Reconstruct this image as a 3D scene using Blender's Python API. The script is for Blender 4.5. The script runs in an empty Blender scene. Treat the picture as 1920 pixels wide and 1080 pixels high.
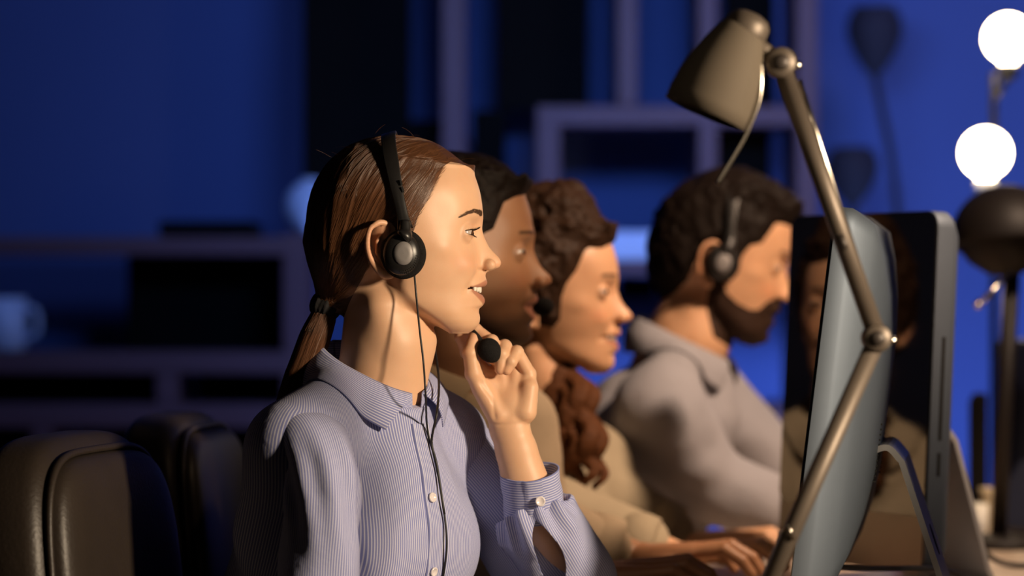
import bpy, bmesh, math, random
import numpy as np
from mathutils import Vector, Matrix

random.seed(7)
rng = np.random.default_rng(7)
scene = bpy.context.scene
COL = scene.collection

# ------------------------------------------------------------------ camera
CAM_Z = 1.15
F_PX = 5739.0                      # focal length in pixels of the 1920 px wide frame
cam_data = bpy.data.cameras.new('camera')
cam = bpy.data.objects.new('camera', cam_data)
COL.objects.link(cam)
cam.location = (0, 0, CAM_Z)
cam.rotation_euler = (math.pi / 2, 0, 0)
cam_data.sensor_width = 36.0
cam_data.lens = 36.0 * F_PX / 1920.0
cam_data.clip_end = 60
cam_data.dof.use_dof = True
cam_data.dof.focus_distance = 3.44
cam_data.dof.aperture_fstop = 2.6
scene.camera = cam

# ------------------------------------------------------------------ exposure, world
scene.view_settings.view_transform = 'Standard'
scene.view_settings.look = 'None'
scene.view_settings.gamma = 1.0
scene.view_settings.exposure = 0.0
scene.view_settings.use_curve_mapping = False
try:
    scene.cycles.use_denoising = True
    scene.cycles.max_bounces = 6
    scene.cycles.sample_clamp_indirect = 4.0
except Exception:
    pass
world = bpy.data.worlds.new('night_room')
scene.world = world
world.use_nodes = True
world.node_tree.nodes['Background'].inputs[0].default_value = (0.020, 0.024, 0.075, 1)
world.node_tree.nodes['Background'].inputs[1].default_value = 0.35


def aim(o, target):
    d = Vector(target) - o.location
    o.rotation_euler = d.to_track_quat('-Z', 'Y').to_euler()


def area_light(name, loc, target, size, power, color, size_y=None, spread=None):
    l = bpy.data.lights.new(name, 'AREA')
    l.energy = power
    l.color = color
    l.size = size
    if size_y:
        l.shape = 'RECTANGLE'
        l.size_y = size_y
    if spread:
        l.spread = spread
    o = bpy.data.objects.new(name, l)
    COL.objects.link(o)
    o.location = loc
    aim(o, target)
    return o


def spot_light(name, loc, target, power, color, angle=60, blend=0.6, radius=0.05):
    l = bpy.data.lights.new(name, 'SPOT')
    l.energy = power
    l.color = color
    l.spot_size = math.radians(angle)
    l.spot_blend = blend
    l.shadow_soft_size = radius
    o = bpy.data.objects.new(name, l)
    COL.objects.link(o)
    o.location = loc
    aim(o, target)
    return o


# warm key lamp standing to the right of the photographer, a little above eye level
spot_light('key_lamp', (1.46, 2.29, 1.46), (-0.19, 3.40, 1.03), 212, (1.0, 0.78, 0.54), 33, 0.3, 0.085)
# warm office lamps that reach the colleagues farther down the row
spot_light('row_lamp', (1.35, 3.45, 2.50), (0.10, 4.34, 1.05), 84, (1.0, 0.66, 0.40), 36, 0.6, 0.07)
spot_light('row_lamp', (1.40, 3.40, 2.60), (0.32, 4.66, 0.98), 240, (1.0, 0.72, 0.52), 42, 0.6, 0.07)
# blue night wash on the back wall and shelves
area_light('blue_wash', (1.5, 5.35, 2.8), (1.7, 7.0, 1.35), 1.0, 12, (0.34, 0.42, 1.0), 0.6, math.radians(110))
area_light('blue_wash', (-1.1, 5.4, 2.8), (-0.7, 7.0, 1.35), 1.4, 3.2, (0.26, 0.40, 1.0), 0.6, math.radians(110))

area_light('blue_wash', (0.30, 4.80, 1.86), (0.25, 7.05, 1.34), 0.7, 5.5, (0.20, 0.40, 1.0), 0.2, math.radians(95))
spot_light('ceiling_spot', (-0.35, 0.70, 2.10), (0.26, 3.04, 1.22), 16, (1.0, 0.78, 0.55), 22, 0.8, 0.10)  # added unseen fill spot that brightens the desk lamp

area_light('blue_uplight', (0.85, 6.42, 0.30), (0.85, 7.05, 1.15), 1.3, 6, (0.24, 0.40, 1.0), 0.15, math.radians(120))  # added fill below the view that brightens the lower blue wall

area_light('blue_uplight', (0.22, 6.42, 0.30), (0.22, 7.05, 1.30), 0.9, 5, (0.24, 0.40, 1.0), 0.15, math.radians(120))  # second added fill, for the wall behind the shelf cells

# ------------------------------------------------------------------ helpers


def P(px, py, d):
    """world point seen at photograph pixel (px, py) at distance d"""
    return Vector(((px - 960.0) * d / F_PX, d, CAM_Z + (540.0 - py) * d / F_PX))


def tag(o, label, cat, group=None, kind=None):
    o['label'] = label
    o['category'] = cat
    if group:
        o['group'] = group
    if kind:
        o['kind'] = kind
    return o


def thing(name, label, cat, loc=(0, 0, 0), group=None, rotz=0.0):
    o = bpy.data.objects.new(name, None)
    COL.objects.link(o)
    o.location = loc
    o.rotation_euler = (0, 0, rotz)
    o.empty_display_size = 0.05
    return tag(o, label, cat, group)


def world_of(o):
    if o.parent is None:
        return o.matrix_basis.copy()
    return world_of(o.parent) @ o.matrix_parent_inverse @ o.matrix_basis


def mesh_from(name, verts, faces, mat, parent=None, smooth=True, attrs=None, mats=None, label=None):
    me = bpy.data.meshes.new(name)
    verts = np.asarray(verts, dtype=np.float32)
    if isinstance(faces, np.ndarray) and faces.ndim == 2:
        k = faces.shape[1]
        me.vertices.add(len(verts))
        me.vertices.foreach_set('co', verts.ravel())
        me.loops.add(faces.size)
        me.loops.foreach_set('vertex_index', faces.astype(np.int32).ravel())
        me.polygons.add(len(faces))
        me.polygons.foreach_set('loop_start', np.arange(0, faces.size, k, dtype=np.int32))
        me.update(calc_edges=True)
    else:
        me.from_pydata([tuple(map(float, v)) for v in verts], [], [tuple(int(i) for i in f) for f in faces])
    me.validate()
    if attrs:
        for an, vals in attrs.items():
            vals = np.asarray(vals, dtype=np.float32)
            a = me.attributes.new(an, 'FLOAT', 'POINT')
            a.data.foreach_set('value', vals)
    me.polygons.foreach_set('use_smooth', np.full(len(me.polygons), smooth))
    me.update()
    o = bpy.data.objects.new(name, me)
    COL.objects.link(o)
    if mats:
        for m in mats:
            me.materials.append(m)
    else:
        me.materials.append(mat)
    if parent is not None:
        o.parent = parent
        o.matrix_parent_inverse = world_of(parent).inverted()
    if label:
        o['label'] = label
    return o


class MB:
    """collects primitive shapes into one mesh"""

    def __init__(self):
        self.v = []
        self.f = []

    def add(self, verts, faces):
        n = len(self.v)
        self.v += [tuple(map(float, p)) for p in verts]
        self.f += [tuple(i + n for i in f) for f in faces]
        return self

    def box(self, c, s, rot=None, bevel=0.0, seg=2):
        bm = bmesh.new()
        bmesh.ops.create_cube(bm, size=1.0)
        bmesh.ops.scale(bm, vec=Vector(s), verts=bm.verts)
        if bevel > 0:
            bmesh.ops.bevel(bm, geom=list(bm.edges), offset=bevel, segments=seg, affect='EDGES', profile=0.5)
        if rot is not None:
            bmesh.ops.transform(bm, matrix=rot.to_4x4(), verts=bm.verts)
        bmesh.ops.translate(bm, vec=Vector(c), verts=bm.verts)
        return self.from_bm(bm)

    def from_bm(self, bm):
        bm.verts.index_update()
        self.add([v.co[:] for v in bm.verts], [[v.index for v in f.verts] for f in bm.faces])
        bm.free()
        return self

    def tube(self, pts, r, n=10, caps=True, flat=None):
        pts = [Vector(p) for p in pts]
        rs = r if isinstance(r, (list, tuple)) else [r] * len(pts)
        T = []
        for i in range(len(pts)):
            a = pts[max(i - 1, 0)]
            b = pts[min(i + 1, len(pts) - 1)]
            t = (b - a)
            T.append(t.normalized() if t.length > 1e-9 else Vector((0, 0, 1)))
        up = Vector((0, 0, 1)) if abs(T[0].z) < 0.9 else Vector((1, 0, 0))
        N = T[0].cross(up).normalized()
        V = []
        for i, p in enumerate(pts):
            N = (N - T[i] * N.dot(T[i])).normalized()
            B = T[i].cross(N)
            for k in range(n):
                a = 2 * math.pi * k / n
                V.append(p + (N * math.cos(a) + B * math.sin(a)) * rs[i])
        Fs = []
        for i in range(len(pts) - 1):
            for k in range(n):
                k2 = (k + 1) % n
                Fs.append((i * n + k, i * n + k2, (i + 1) * n + k2, (i + 1) * n + k))
        if caps:
            Fs.append(tuple(range(n))[::-1])
            Fs.append(tuple((len(pts) - 1) * n + k for k in range(n)))
        return self.add(V, Fs)

    def lathe(self, prof, origin=(0, 0, 0), axis=(0, 0, 1), n=32, squash=1.0):
        """prof: list of (r, h) along axis"""
        ax = Vector(axis).normalized()
        up = Vector((0, 1, 0)) if abs(ax.y) < 0.9 else Vector((1, 0, 0))
        N = ax.cross(up).normalized()
        B = ax.cross(N)
        o = Vector(origin)
        V = []
        for r, h in prof:
            for k in range(n):
                a = 2 * math.pi * k / n
                V.append(o + ax * h + (N * math.cos(a) + B * math.sin(a) * squash) * max(r, 1e-5))
        Fs = []
        for i in range(len(prof) - 1):
            for k in range(n):
                k2 = (k + 1) % n
                Fs.append((i * n + k, (i + 1) * n + k, (i + 1) * n + k2, i * n + k2))
        return self.add(V, Fs)

    def build(self, name, mat, parent=None, smooth=True, label=None, sharp=None):
        o = mesh_from(name, self.v, self.f, mat, parent, smooth, label=label)
        if smooth and sharp:
            me = o.data
            bm = bmesh.new()
            bm.from_mesh(me)
            for e in bm.edges:
                if len(e.link_faces) == 2 and e.calc_face_angle(0) > math.radians(sharp):
                    e.smooth = False
            bm.to_mesh(me)
            bm.free()
        return o


def catmull(pts, n=8):
    pts = [Vector(p) for p in pts]
    out = []
    q = [pts[0] * 2 - pts[1]] + pts + [pts[-1] * 2 - pts[-2]]
    for i in range(1, len(q) - 2):
        p0, p1, p2, p3 = q[i - 1], q[i], q[i + 1], q[i + 2]
        for k in range(n):
            t = k / n
            out.append(0.5 * ((2 * p1) + (p2 - p0) * t + (2 * p0 - 5 * p1 + 4 * p2 - p3) * t * t + (3 * p1 - p0 - 3 * p2 + p3) * t ** 3))
    out.append(pts[-1])
    return out


# ------------------------------------------------------------------ materials
def principled(name, color, rough=0.5, metal=0.0, spec=0.5, **kw):
    m = bpy.data.materials.new(name)
    m.use_nodes = True
    b = m.node_tree.nodes['Principled BSDF']
    b.inputs['Base Color'].default_value = (*color, 1)
    b.inputs['Roughness'].default_value = rough
    b.inputs['Metallic'].default_value = metal
    b.inputs['Specular IOR Level'].default_value = spec
    for k, v in kw.items():
        b.inputs[k].default_value = v
    return m


def nodes_of(m):
    return m.node_tree, m.node_tree.nodes, m.node_tree.links, m.node_tree.nodes['Principled BSDF']


def add_noise(m, scale=40, amount=0.15, bump=0.1, bump_scale=None, dist=0.002, stretch=None):
    nt, N, L, b = nodes_of(m)
    tc = N.new('ShaderNodeTexCoord')
    src = tc.outputs['Object']
    if stretch:
        mp = N.new('ShaderNodeMapping')
        mp.inputs['Scale'].default_value = stretch
        L.new(src, mp.inputs['Vector'])
        src = mp.outputs['Vector']
    nz = N.new('ShaderNodeTexNoise')
    nz.inputs['Scale'].default_value = scale
    nz.inputs['Detail'].default_value = 4
    L.new(src, nz.inputs['Vector'])
    if amount > 0:
        c = b.inputs['Base Color'].default_value[:]
        mx = N.new('ShaderNodeMix')
        mx.data_type = 'RGBA'
        mx.inputs['A'].default_value = tuple(x * (1 - amount) for x in c[:3]) + (1,)
        mx.inputs['B'].default_value = tuple(min(1, x * (1 + amount)) for x in c[:3]) + (1,)
        L.new(nz.outputs['Fac'], mx.inputs['Factor'])
        L.new(mx.outputs['Result'], b.inputs['Base Color'])
    if bump > 0:
        nz2 = nz
        if bump_scale:
            nz2 = N.new('ShaderNodeTexNoise')
            nz2.inputs['Scale'].default_value = bump_scale
            nz2.inputs['Detail'].default_value = 3
            L.new(src, nz2.inputs['Vector'])
        bp = N.new('ShaderNodeBump')
        bp.inputs['Strength'].default_value = bump
        bp.inputs['Distance'].default_value = dist
        L.new(nz2.outputs['Fac'], bp.inputs['Height'])
        L.new(bp.outputs['Normal'], b.inputs['Normal'])
    return m


def skin_material(name, base, lip, dark):
    """attributes: lip, dark (brow / stubble pigment), flush"""
    m = principled(name, base, 0.46, 0, 0.42)
    nt, N, L, b = nodes_of(m)
    b.inputs['Subsurface Weight'].default_value = 0.12
    b.inputs['Subsurface Radius'].default_value = (1.0, 0.35, 0.18)
    b.inputs['Subsurface Scale'].default_value = 0.006
    tc = N.new('ShaderNodeTexCoord')
    nz = N.new('ShaderNodeTexNoise')
    nz.inputs['Scale'].default_value = 38
    nz.inputs['Detail'].default_value = 5
    L.new(tc.outputs['Object'], nz.inputs['Vector'])
    mix0 = N.new('ShaderNodeMix'); mix0.data_type = 'RGBA'
    mix0.inputs['A'].default_value = (base[0] * 0.93, base[1] * 0.87, base[2] * 0.84, 1)
    mix0.inputs['B'].default_value = (min(1, base[0] * 1.05), min(1, base[1] * 1.07), min(1, base[2] * 1.08), 1)
    L.new(nz.outputs['Fac'], mix0.inputs['Factor'])
    prev = mix0.outputs['Result']
    for an, col, st in (('flush', (base[0] * 0.92, base[1] * 0.66, base[2] * 0.56), 1.0), ('lip', lip, 0.9), ('dark', dark, 1.0)):
        at = N.new('ShaderNodeAttribute')
        at.attribute_name = an
        mu = N.new('ShaderNodeMath'); mu.operation = 'MULTIPLY'
        mu.inputs[1].default_value = st
        L.new(at.outputs['Fac'], mu.inputs[0])
        mx = N.new('ShaderNodeMix'); mx.data_type = 'RGBA'
        L.new(mu.outputs[0], mx.inputs['Factor'])
        L.new(prev, mx.inputs['A'])
        mx.inputs['B'].default_value = (*col, 1)
        prev = mx.outputs['Result']
    L.new(prev, b.inputs['Base Color'])
    n2 = N.new('ShaderNodeTexNoise')
    n2.inputs['Scale'].default_value = 900
    n2.inputs['Detail'].default_value = 2
    L.new(tc.outputs['Object'], n2.inputs['Vector'])
    bp = N.new('ShaderNodeBump')
    bp.inputs['Strength'].default_value = 0.12
    bp.inputs['Distance'].default_value = 0.0006
    L.new(n2.outputs['Fac'], bp.inputs['Height'])
    L.new(bp.outputs['Normal'], b.inputs['Normal'])
    return m


def stripe_material(name, blue, white, period=0.0028):
    m = principled(name, blue, 0.8, 0, 0.25)
    nt, N, L, b = nodes_of(m)
    b.inputs['Sheen Weight'].default_value = 0.12
    at = N.new('ShaderNodeAttribute'); at.attribute_name = 'stripe'
    d = N.new('ShaderNodeMath'); d.operation = 'DIVIDE'; d.inputs[1].default_value = period
    L.new(at.outputs['Fac'], d.inputs[0])
    fr = N.new('ShaderNodeMath'); fr.operation = 'FRACT'
    L.new(d.outputs[0], fr.inputs[0])
    rp = N.new('ShaderNodeValToRGB')
    e = rp.color_ramp.elements
    e[0].position = 0.0; e[0].color = (*white, 1)
    e[1].position = 1.0; e[1].color = (*white, 1)
    for pos, c in ((0.10, white), (0.26, blue), (0.74, blue), (0.90, white)):
        q = rp.color_ramp.elements.new(pos); q.color = (*c, 1)
    L.new(fr.outputs[0], rp.inputs['Fac'])
    L.new(rp.outputs['Color'], b.inputs['Base Color'])
    tc = N.new('ShaderNodeTexCoord')
    nz = N.new('ShaderNodeTexNoise'); nz.inputs['Scale'].default_value = 55; nz.inputs['Detail'].default_value = 6
    L.new(tc.outputs['Object'], nz.inputs['Vector'])
    bp = N.new('ShaderNodeBump'); bp.inputs['Strength'].default_value = 0.25; bp.inputs['Distance'].default_value = 0.004
    L.new(nz.outputs['Fac'], bp.inputs['Height'])
    L.new(bp.outputs['Normal'], b.inputs['Normal'])
    return m


def emission(name, color, strength):
    m = bpy.data.materials.new(name)
    m.use_nodes = True
    nt = m.node_tree
    nt.nodes.remove(nt.nodes['Principled BSDF'])
    e = nt.nodes.new('ShaderNodeEmission')
    e.inputs[0].default_value = (*color, 1)
    e.inputs[1].default_value = strength
    nt.links.new(e.outputs[0], nt.nodes['Material Output'].inputs[0])
    return m


M = {}
M['wall'] = add_noise(principled('blue_wall_paint', (0.066, 0.105, 0.31), 0.75), 3, 0.06, 0.05)
M['side_wall'] = add_noise(principled('dark_wall_paint', (0.06, 0.07, 0.16), 0.8), 3, 0.05, 0.05)
M['floor'] = add_noise(principled('dark_floor', (0.10, 0.08, 0.07), 0.5), 6, 0.2, 0.05)
M['ceiling'] = add_noise(principled('ceiling_paint', (0.25, 0.25, 0.28), 0.85), 4, 0.05, 0.02)
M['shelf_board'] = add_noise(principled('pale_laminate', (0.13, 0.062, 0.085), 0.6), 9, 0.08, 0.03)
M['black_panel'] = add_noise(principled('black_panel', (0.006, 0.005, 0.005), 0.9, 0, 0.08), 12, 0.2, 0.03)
M['white_ceramic'] = add_noise(principled('pale_blue_ceramic', (0.60, 0.70, 1.0), 0.4), 20, 0.02, 0.0)  # white ceramic with the blue light put into its colour
M['desk'] = add_noise(principled('pale_desk_top', (0.46, 0.36, 0.27), 0.42), 14, 0.1, 0.02, stretch=(1, 8, 1))
M['desk_metal'] = add_noise(principled('desk_steel', (0.2, 0.2, 0.21), 0.4, 0.8), 30, 0.05, 0.0)
M['alu'] = add_noise(principled('brushed_aluminium', (0.14, 0.17, 0.215), 0.65, 0.75), 60, 0.04, 0.0)  # aluminium darkened and blued so the backs read as out of the light
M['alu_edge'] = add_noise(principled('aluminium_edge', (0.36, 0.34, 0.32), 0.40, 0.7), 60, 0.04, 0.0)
M['alu_stand'] = add_noise(principled('polished_aluminium_stand', (0.55, 0.54, 0.54), 0.4, 0.5), 60, 0.04, 0.0)  # brighter copy of the same aluminium, light on the stand put into its colour
M['glass'] = add_noise(principled('black_screen_glass', (0.004, 0.004, 0.005), 0.05, 0, 1.0, IOR=1.9), 5, 0.1, 0.0)
M['slot'] = add_noise(principled('slot_black', (0.005, 0.005, 0.005), 0.6), 30, 0.1, 0.0)
M['white_plastic'] = add_noise(principled('white_plastic', (0.55, 0.53, 0.50), 0.45), 30, 0.03, 0.0)
M['lamp_paint'] = add_noise(principled('beige_lamp_enamel', (0.105, 0.085, 0.064), 0.75, 0, 0.2), 40, 0.05, 0.02)
M['lamp_arm'] = add_noise(principled('satin_lamp_arm', (0.125, 0.10, 0.08), 0.5, 0.45), 40, 0.05, 0.0)
M['chrome'] = add_noise(principled('chrome_rod', (0.62, 0.56, 0.48), 0.22, 1.0), 40, 0.03, 0.0)
M['dark_joint'] = add_noise(principled('dark_joint', (0.05, 0.04, 0.035), 0.5, 0.3), 40, 0.1, 0.0)
M['black_enamel'] = add_noise(principled('black_enamel', (0.010, 0.007, 0.006), 0.55, 0, 0.3), 40, 0.1, 0.0)
M['leather'] = add_noise(principled('black_leather', (0.030, 0.022, 0.017), 0.45, 0, 0.45), 18, 0.2, 0.35, 220, 0.0012)
M['black_plastic'] = add_noise(principled('black_plastic', (0.014, 0.013, 0.013), 0.36), 60, 0.1, 0.05)
M['foam'] = add_noise(principled('black_foam', (0.012, 0.011, 0.011), 0.95, 0, 0.15), 300, 0.5, 0.8, 900, 0.0012)
M['silver'] = add_noise(principled('silver_badge', (0.25, 0.235, 0.235), 0.5, 0.2), 400, 0.05, 0.05)
M['cable'] = add_noise(principled('black_cable', (0.012, 0.010, 0.010), 0.5), 100, 0.1, 0.0)
M['hair_brown'] = add_noise(principled('brown_hair', (0.085, 0.034, 0.014), 0.42, 0, 0.5), 260, 0.45, 0.5, 300, 0.001, stretch=(1, 1, 6))
M['hair_strand'] = principled('brown_hair_strand', (0.15, 0.060, 0.024), 0.36, 0, 0.6)
M['hair_dark'] = add_noise(principled('dark_hair', (0.009, 0.005, 0.0035), 0.6, 0, 0.15), 160, 0.5, 0.6, 200, 0.003)
M['hair_curly'] = add_noise(principled('curly_brown_hair', (0.027, 0.012, 0.0055), 0.6, 0, 0.15), 120, 0.5, 0.7, 130, 0.004)
M['hair_auburn'] = add_noise(principled('auburn_hair', (0.085, 0.030, 0.010), 0.7, 0, 0.15), 120, 0.5, 0.7, 130, 0.004)
M['beard'] = add_noise(principled('short_beard', (0.030, 0.014, 0.008), 0.7, 0, 0.2), 400, 0.6, 0.7, 500, 0.001)
M['scrunchie'] = add_noise(principled('black_hair_tie', (0.008, 0.007, 0.008), 0.9), 200, 0.3, 0.6, 150, 0.002)
M['skin_a'] = skin_material('fair_warm_skin', (0.70, 0.43, 0.27), (0.40, 0.16, 0.10), (0.05, 0.025, 0.015))
M['skin_b'] = skin_material('tan_skin', (0.36, 0.18, 0.095), (0.36, 0.15, 0.10), (0.03, 0.016, 0.010))
M['skin_c'] = skin_material('warm_skin', (0.62, 0.35, 0.20), (0.42, 0.17, 0.12), (0.04, 0.02, 0.012))
M['teeth'] = add_noise(principled('teeth_enamel', (0.86, 0.80, 0.70), 0.22), 60, 0.03, 0.0)
M['lash'] = principled('lash_black', (0.012, 0.008, 0.006), 0.6)
M['brow'] = principled('brow_brown', (0.085, 0.042, 0.022), 0.6)
M['stripe'] = stripe_material('blue_pinstripe_cotton', (0.215, 0.24, 0.50), (0.62, 0.63, 0.76))
M['button'] = add_noise(principled('pearl_button', (0.75, 0.70, 0.72), 0.18, 0, 0.7), 300, 0.1, 0.0)
M['shirt_tan'] = add_noise(principled('tan_cotton', (0.36, 0.275, 0.185), 0.85, 0, 0.2), 30, 0.1, 0.2, 60, 0.004)
M['shirt_olive'] = add_noise(principled('beige_cotton', (0.33, 0.27, 0.185), 0.85, 0, 0.2), 30, 0.1, 0.2, 60, 0.004)
M['shirt_grey'] = add_noise(principled('grey_blue_cotton', (0.30, 0.29, 0.32), 0.85, 0, 0.2), 30, 0.1, 0.2, 60, 0.004)
M['trousers'] = add_noise(principled('dark_trousers', (0.02, 0.022, 0.03), 0.9), 40, 0.2, 0.2)
M['shoe'] = add_noise(principled('black_shoe', (0.01, 0.01, 0.01), 0.4), 40, 0.2, 0.1)
M['bulb'] = emission('lit_globe_bulb', (1.0, 0.80, 0.52), 26.0)
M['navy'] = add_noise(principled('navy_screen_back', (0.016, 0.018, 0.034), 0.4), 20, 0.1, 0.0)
M['shadow_lamp'] = add_noise(principled('matte_black_shade', (0.02, 0.016, 0.03), 0.8), 20, 0.1, 0.0)


def eye_material():
    m = principled('eye_with_brown_iris', (0.75, 0.70, 0.66), 0.08, 0, 0.6)
    nt, N, L, b = nodes_of(m)
    at = N.new('ShaderNodeAttribute'); at.attribute_name = 'gaze'      # cosine to the gaze direction
    rp = N.new('ShaderNodeValToRGB')
    e = rp.color_ramp.elements
    e[0].position = 0.0; e[0].color = (0.48, 0.40, 0.35, 1)
    e[1].position = 1.0; e[1].color = (0.004, 0.003, 0.003, 1)
    for pos, c in ((0.855, (0.48, 0.40, 0.35)), (0.870, (0.02, 0.010, 0.006)), (0.93, (0.09, 0.04, 0.018)), (0.965, (0.05, 0.022, 0.010)), (0.975, (0.004, 0.003, 0.003))):
        q = e.new(pos); q.color = (*c, 1)
    L.new(at.outputs['Fac'], rp.inputs['Fac'])
    L.new(rp.outputs['Color'], b.inputs['Base Color'])
    return m


M['eye'] = eye_material()

# ------------------------------------------------------------------ the room
def structure(name, mb, mat):
    o = mb.build(name, mat, None, smooth=False)
    o['kind'] = 'structure'
    return o


WALL_D = 7.05
structure('floor', MB().box((0, 3.3, -0.05), (7.2, 8.6, 0.1)), M['floor'])
structure('ceiling', MB().box((0, 3.3, 2.95), (7.2, 8.6, 0.1)), M['ceiling'])
structure('wall_back', MB().box((0, WALL_D + 0.05, 1.45), (7.2, 0.1, 2.9)), M['wall'])
structure('wall_left', MB().box((-3.55, 3.3, 1.45), (0.1, 8.6, 2.9)), M['side_wall'])
structure('wall_right', MB().box((3.55, 3.3, 1.45), (0.1, 8.6, 2.9)), M['side_wall'])
structure('wall_front', MB().box((0, -0.95, 1.45), (7.2, 0.1, 2.9)), M['side_wall'])

# --- shelving along the back wall (distance 6.5 to 7.0)
SD = 6.55
SK = SD / F_PX


def sx(px):
    return (px - 960) * SK


def sz(py):
    return CAM_Z + (540 - py) * SK


def board(x0, x1, y0, y1, depth=0.34, d0=SD):
    """box whose front face covers these photograph pixels at distance d0"""
    return ((sx(x0) + sx(x1)) / 2, d0 + depth / 2, (sz(y0) + sz(y1)) / 2), (abs(sx(x1) - sx(x0)), depth, abs(sz(y1) - sz(y0)))


def shelf_part(root, name, mat, *pix, depth=0.34, d0=SD):
    if name in ('upright', 'divider'):
        d0, depth = d0 + 0.003, depth - 0.006
    c, s = board(*pix, depth=depth, d0=d0)
    return MB().box(c, s, bevel=0.004).build(name, mat, root, smooth=False)


FLOOR_PY = 540 + CAM_Z / SK
TOP_PY = -260
unit = thing('shelf_unit', 'low pale shelving with dark cells behind the leather chairs', 'shelf', (sx(200), SD + 0.17, 0))
for pix in ((-260, 548, 444, 478), (-260, 548, 660, 700), (-260, 548, 758, 802), (-260, 548, 1000, 1040), (-260, 548, 1420, 1460)):
    shelf_part(unit, 'shelf_board', M['shelf_board'], *pix)
shelf_part(unit, 'upright', M['shelf_board'], 530, 576, 438, FLOOR_PY)
shelf_part(unit, 'upright', M['shelf_board'], -300, -260, 438, FLOOR_PY)
shelf_part(unit, 'divider', M['shelf_board'], 292, 334, 700, 758)
shelf_part(unit, 'divider', M['shelf_board'], 58, 98, 802, 1000)
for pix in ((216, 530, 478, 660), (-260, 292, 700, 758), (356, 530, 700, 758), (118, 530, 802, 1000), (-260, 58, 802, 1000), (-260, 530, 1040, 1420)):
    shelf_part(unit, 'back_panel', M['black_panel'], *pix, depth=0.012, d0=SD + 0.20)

tall = thing('shelf_unit', 'tall open shelf frame with black panels behind the seated people', 'shelf', (sx(1100), SD + 0.17, 0))
shelf_part(tall, 'upright', M['shelf_board'], 828, 872, TOP_PY, FLOOR_PY)
shelf_part(tall, 'upright', M['shelf_board'], 1006, 1050, 198, FLOOR_PY)
shelf_part(tall, 'upright', M['shelf_board'], 1158, 1196, TOP_PY, 198)
shelf_part(tall, 'upright', M['shelf_board'], 1310, 1346, TOP_PY, 470)
shelf_part(tall, 'upright', M['shelf_board'], 1494, 1534, TOP_PY, FLOOR_PY)
shelf_part(tall, 'shelf_board', M['shelf_board'], 1006, 1494, 198, 234)
shelf_part(tall, 'shelf_board', M['shelf_board'], 1050, 1494, 488, 514)
shelf_part(tall, 'shelf_board', M['shelf_board'], 872, 1494, 760, 800)
shelf_part(tall, 'shelf_board', M['shelf_board'], 560, 1534, TOP_PY - 40, TOP_PY)
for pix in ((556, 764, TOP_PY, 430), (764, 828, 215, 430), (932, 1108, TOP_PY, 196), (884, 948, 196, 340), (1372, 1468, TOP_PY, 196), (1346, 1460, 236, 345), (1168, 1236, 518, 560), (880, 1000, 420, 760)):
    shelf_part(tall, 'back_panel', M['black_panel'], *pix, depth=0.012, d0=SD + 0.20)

# small things on the shelves
vx, vz = sx(578), sz(436)
tag(MB().lathe([(0.018, 0.0), (0.034, 0.008), (0.050, 0.035), (0.0545, 0.058), (0.049, 0.085), (0.032, 0.104), (0.016, 0.112), (0.019, 0.118), (0.014, 0.118), (0.012, 0.110)], (vx, SD + 0.06, sz(438) + 0.001)).build('globe_vase', M['white_ceramic']),
    'round white vase on shelf behind the ponytail of striped-shirt woman', 'vase')
lt = thing('storage_box', 'pale box on the shelf between woman in beige shirt and bearded man', 'box', (sx(1192), SD + 0.08, sz(488)))
c, s = board(1140, 1244, 440, 487, depth=0.16)
MB().box(c, s, bevel=0.004).build('box_body', M['white_ceramic'], lt, smooth=False)
c, s = board(1138, 1246, 434, 446, depth=0.165, d0=SD - 0.0025)
MB().box(c, s, bevel=0.002).build('box_lid', M['white_ceramic'], lt, smooth=False)
mug = thing('mug', 'white mug at the left edge of the low shelf', 'mug', (sx(2), SD + 0.07, sz(660)))
MB().lathe([(0.0, 0.004), (0.034, 0.0), (0.042, 0.006), (0.043, 0.115), (0.0395, 0.115), (0.038, 0.012), (0.0, 0.010)], (sx(2), SD + 0.07, (sz(660) + 0.001))).build('mug_body', M['white_ceramic'], mug)
MB().tube(catmull([(sx(2) + 0.040, SD + 0.06, (sz(660) + 0.001) + 0.095), (sx(2) + 0.068, SD + 0.05, (sz(660) + 0.001) + 0.085), (sx(2) + 0.070, SD + 0.05, (sz(660) + 0.001) + 0.04), (sx(2) + 0.040, SD + 0.06, (sz(660) + 0.001) + 0.025)], 6), 0.006, 8).build('handle', M['white_ceramic'], mug)
tr = MB()
c, s = board(296, 478, 414, 443, depth=0.2)
tr.box(c, s, bevel=0.008)
tag(tr.build('storage_box', M['black_panel'], smooth=False), 'flat black box lying on the low shelf above the chairs', 'box')
sp = MB().lathe([(0.0, 0.0), (0.018, 0.002), (0.026, 0.02), (0.030, 0.05), (0.024, 0.085), (0.010, 0.10), (0.0, 0.102)], (sx(1440), SD + 0.06, sz(488) + 0.001)).build('globe_vase', M['white_ceramic'])
tag(sp, 'small white vase on shelf just right of the bearded man', 'vase')
sp.location.z += 0.0

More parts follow.
